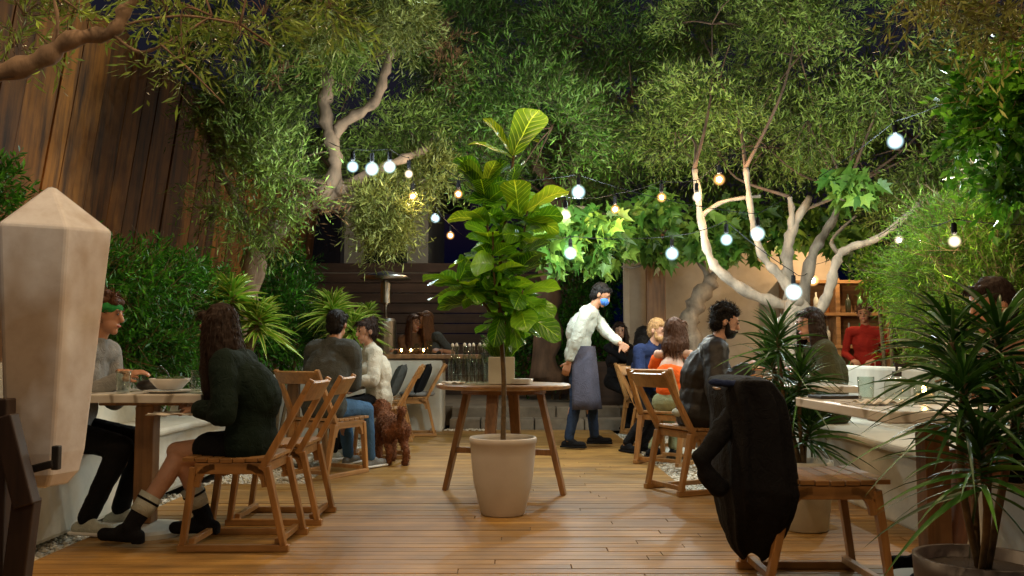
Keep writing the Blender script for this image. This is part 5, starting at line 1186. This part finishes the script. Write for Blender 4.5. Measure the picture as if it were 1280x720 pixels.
# extra dark trees closing the sky behind
def far_tree(label, px, Y, hpx, n):
    b = Vector((P(px, 400, Y).x, Y, 0)); c = P(px, hpx, Y)
    tree('tree', label, b, [([b, b + V((0, 0, c.z * 0.5)), c], 0.2, 0.08)], [pb(px + dx, hpx + dy, Y, rr) for dx, dy, rr in ((0, 0, 90), (80, 40, 70), (-80, 30, 75), (20, 90, 70), (-50, 110, 60), (60, -60, 70), (-50, -70, 70))], n, M['olive_dark'], M['bark_dark'], leaf=0.13, width=0.045, slen=0.6, per=8, shell=0.2)
far_tree('dark tree far behind the rear fence above the waiter', 740, 18, 170, 1600)
far_tree('dark tree far behind the plaster wall', 940, 17, 170, 1600)
far_tree('dark tree far behind the shelving at right', 1150, 16, 180, 1600)

# ------------------------------------------------------------ lamps on cables
def string_lights(label, pts, cable, kind_e, shade=False):
    """pts: (px,py,Y,kind,energy,size)"""
    t = thing('string_light', label, 'string light', (0, 0, 0)); COLR = dict(cool=(0.78, 0.95, 1.0), warm=(1.0, 0.67, 0.36), neutral=(1.0, 0.82, 0.55))
    cb_ = MB()
    path = []
    for i in range(len(cable) - 1):
        a, b = Vector(cable[i]), Vector(cable[i + 1]); sag = 0.03 * (b - a).length
        for k in range(8): u = k / 8; path.append(a.lerp(b, u) - V((0, 0, sag * 4 * u * (1 - u))))
    path.append(Vector(cable[-1])); cb_.tube(path, 0.0035, 6); cb_.build('cable', CL['black'], t)
    for p, kind, en, rad in pts:
        p = Vector(p); s = MB(); s.lathe([(0.001, 0.11), (0.018, 0.11), (0.02, 0.04), (0.014, 0.028), (0.001, 0.028)], c=p, n=12)
        q = min(path, key=lambda v: (v - p).length + (10 if v.z < p.z + 0.08 else 0)); s.tube([p + V((0, 0, 0.1)), q], 0.004, 5)
        so = s.build('socket', CL['black'], t)
        bo = MB().ell(p - V((0, 0, rad * 0.7)), (rad * 1.65,) * 3, n=24, m=16).build('bulb', M[kind], t, smooth=True)
        MB().ell(p - V((0, 0, rad * 0.7)), (rad * 0.6,) * 3, n=12, m=8).build('filament', M['filament'], bo, smooth=True)
        if shade: MB().lathe([(0.022, 0.06), (0.05, 0.05), (0.12, -0.085), (0.124, -0.085), (0.054, 0.054), (0.022, 0.066)], c=p, n=28, closed=True).build('added_shade_cone', M['black'], t, smooth=True)  # added cone keeping the bulb's light off the crowns and wall tops
        if en > 0:
            l = bpy.data.lights.new('bulb_light', 'POINT'); l.energy = en; l.color = COLR[kind]; l.shadow_soft_size = 0.025
            lo = bpy.data.objects.new('bulb_light', l); COL.objects.link(lo); lo.parent = t; lo.location = p - V((0, 0, rad * 1.4 + 0.01))
    return t
def sl(label, items, ends):
    pts = [(P(a, b, Y), k, e, r_) for a, b, Y, k, e, r_ in items]
    cable = [ends[0]] + [p[0] + V((0, 0, 0.14)) for p in pts] + [ends[1]]
    string_lights(label, pts, cable, None)
sl('string of white bulbs wound along the left olive limb', [(441, 205, 7.7, 'cool', 19, .035), (465, 207, 7.7, 'cool', 26, .042), (487, 205, 7.7, 'cool', 26, .038), (511, 215, 8.3, 'neutral', 6, .028), (516, 243, 8.6, 'warm', 5, .028), (544, 270, 12.2, 'cool', 40, .045), (563, 292, 13.0, 'warm', 40, .04)], (P(412, 178, 8.2), P(590, 300, 14)))
sl('string of mostly warm bulbs running from the potted fig to the right olive', [(573, 240, 8.2, 'warm', 6, .028), (707, 265, 8.2, 'neutral', 10, .034), (769, 259, 8.9, 'warm', 24, .032), (827, 244, 8.4, 'warm', 10, .032), (871, 244, 8.0, 'neutral', 6, .028), (899, 221, 8.2, 'warm', 34, .038)], (P(535, 190, 9.1), P(1010, 150, 8.6)))
sl('cable with the big cold bulbs crossing above the waiter to the upper right', [(723, 236, 8.4, 'cool', 70, .046), (947, 288, 7.4, 'cool', 16, .042), (1119, 172, 7.3, 'cool', 75, .046)], (P(560, 225, 8.2), P(1300, 60, 5.5)))
sl('low string of white bulbs between the fig leaves and bar shelving', [(713, 313, 8.5, 'cool', 30, .042), (840, 313, 8.4, 'cool', 34, .044), (908, 296, 7.6, 'cool', 12, .036), (992, 360, 7.6, 'cool', 16, .05), (1016, 347, 9.8, 'warm', 30, .045), (1124, 297, 8.0, 'neutral', 8, .03), (1193, 298, 6.2, 'neutral', 26, .03)], (P(680, 300, 8.8), P(1300, 280, 6)))
def over(label, Y, z, xs, en, kind='warm', shade=True):  # extra lamps added to light deck, crowns and shelves
    pts = [(V((x, Y + 0.1 * math.sin(x * 3), z - 0.06 * math.cos(x))), kind, en, .035) for x in xs]
    string_lights(label, pts, [V((xs[0] - 1, Y, z + 0.5))] + [p[0] + V((0, 0, .14)) for p in pts] + [V((xs[-1] + 1, Y, z + 0.5))], None, shade)
over('added out of view bulb string behind the photographer, filling light on the crystal', 0.3, 2.7, (-2.2, -1.1, 0.1, 1.3, 2.3), 8, 'neutral', False)  # added fill for the crystal and near branch, outside the frame
over('added out of view string of warm bulbs lighting the near deck', 1.9, 3.0, (-1.7, -0.6, 0.5, 1.6, 2.6), 34)  # added light for the near boards, above the frame
over('added out of view string of warm bulbs lighting the middle deck', 4.6, 3.35, (-2.6, -1.5, -0.5, 0.6, 1.8, 2.9), 46)  # added main light on the middle boards, out of view
over('added out of view string of cool bulbs lighting the middle crown', 7.6, 4.5, (-0.9, 0.5, 1.7), 14, 'cool', False)  # added above the frame to brighten the central foliage
over('added bulbs lighting the bar shelving from above', 11.6, 2.5, (4.2, 5.4), 60, 'warm', False)  # added pair brightening the shelves
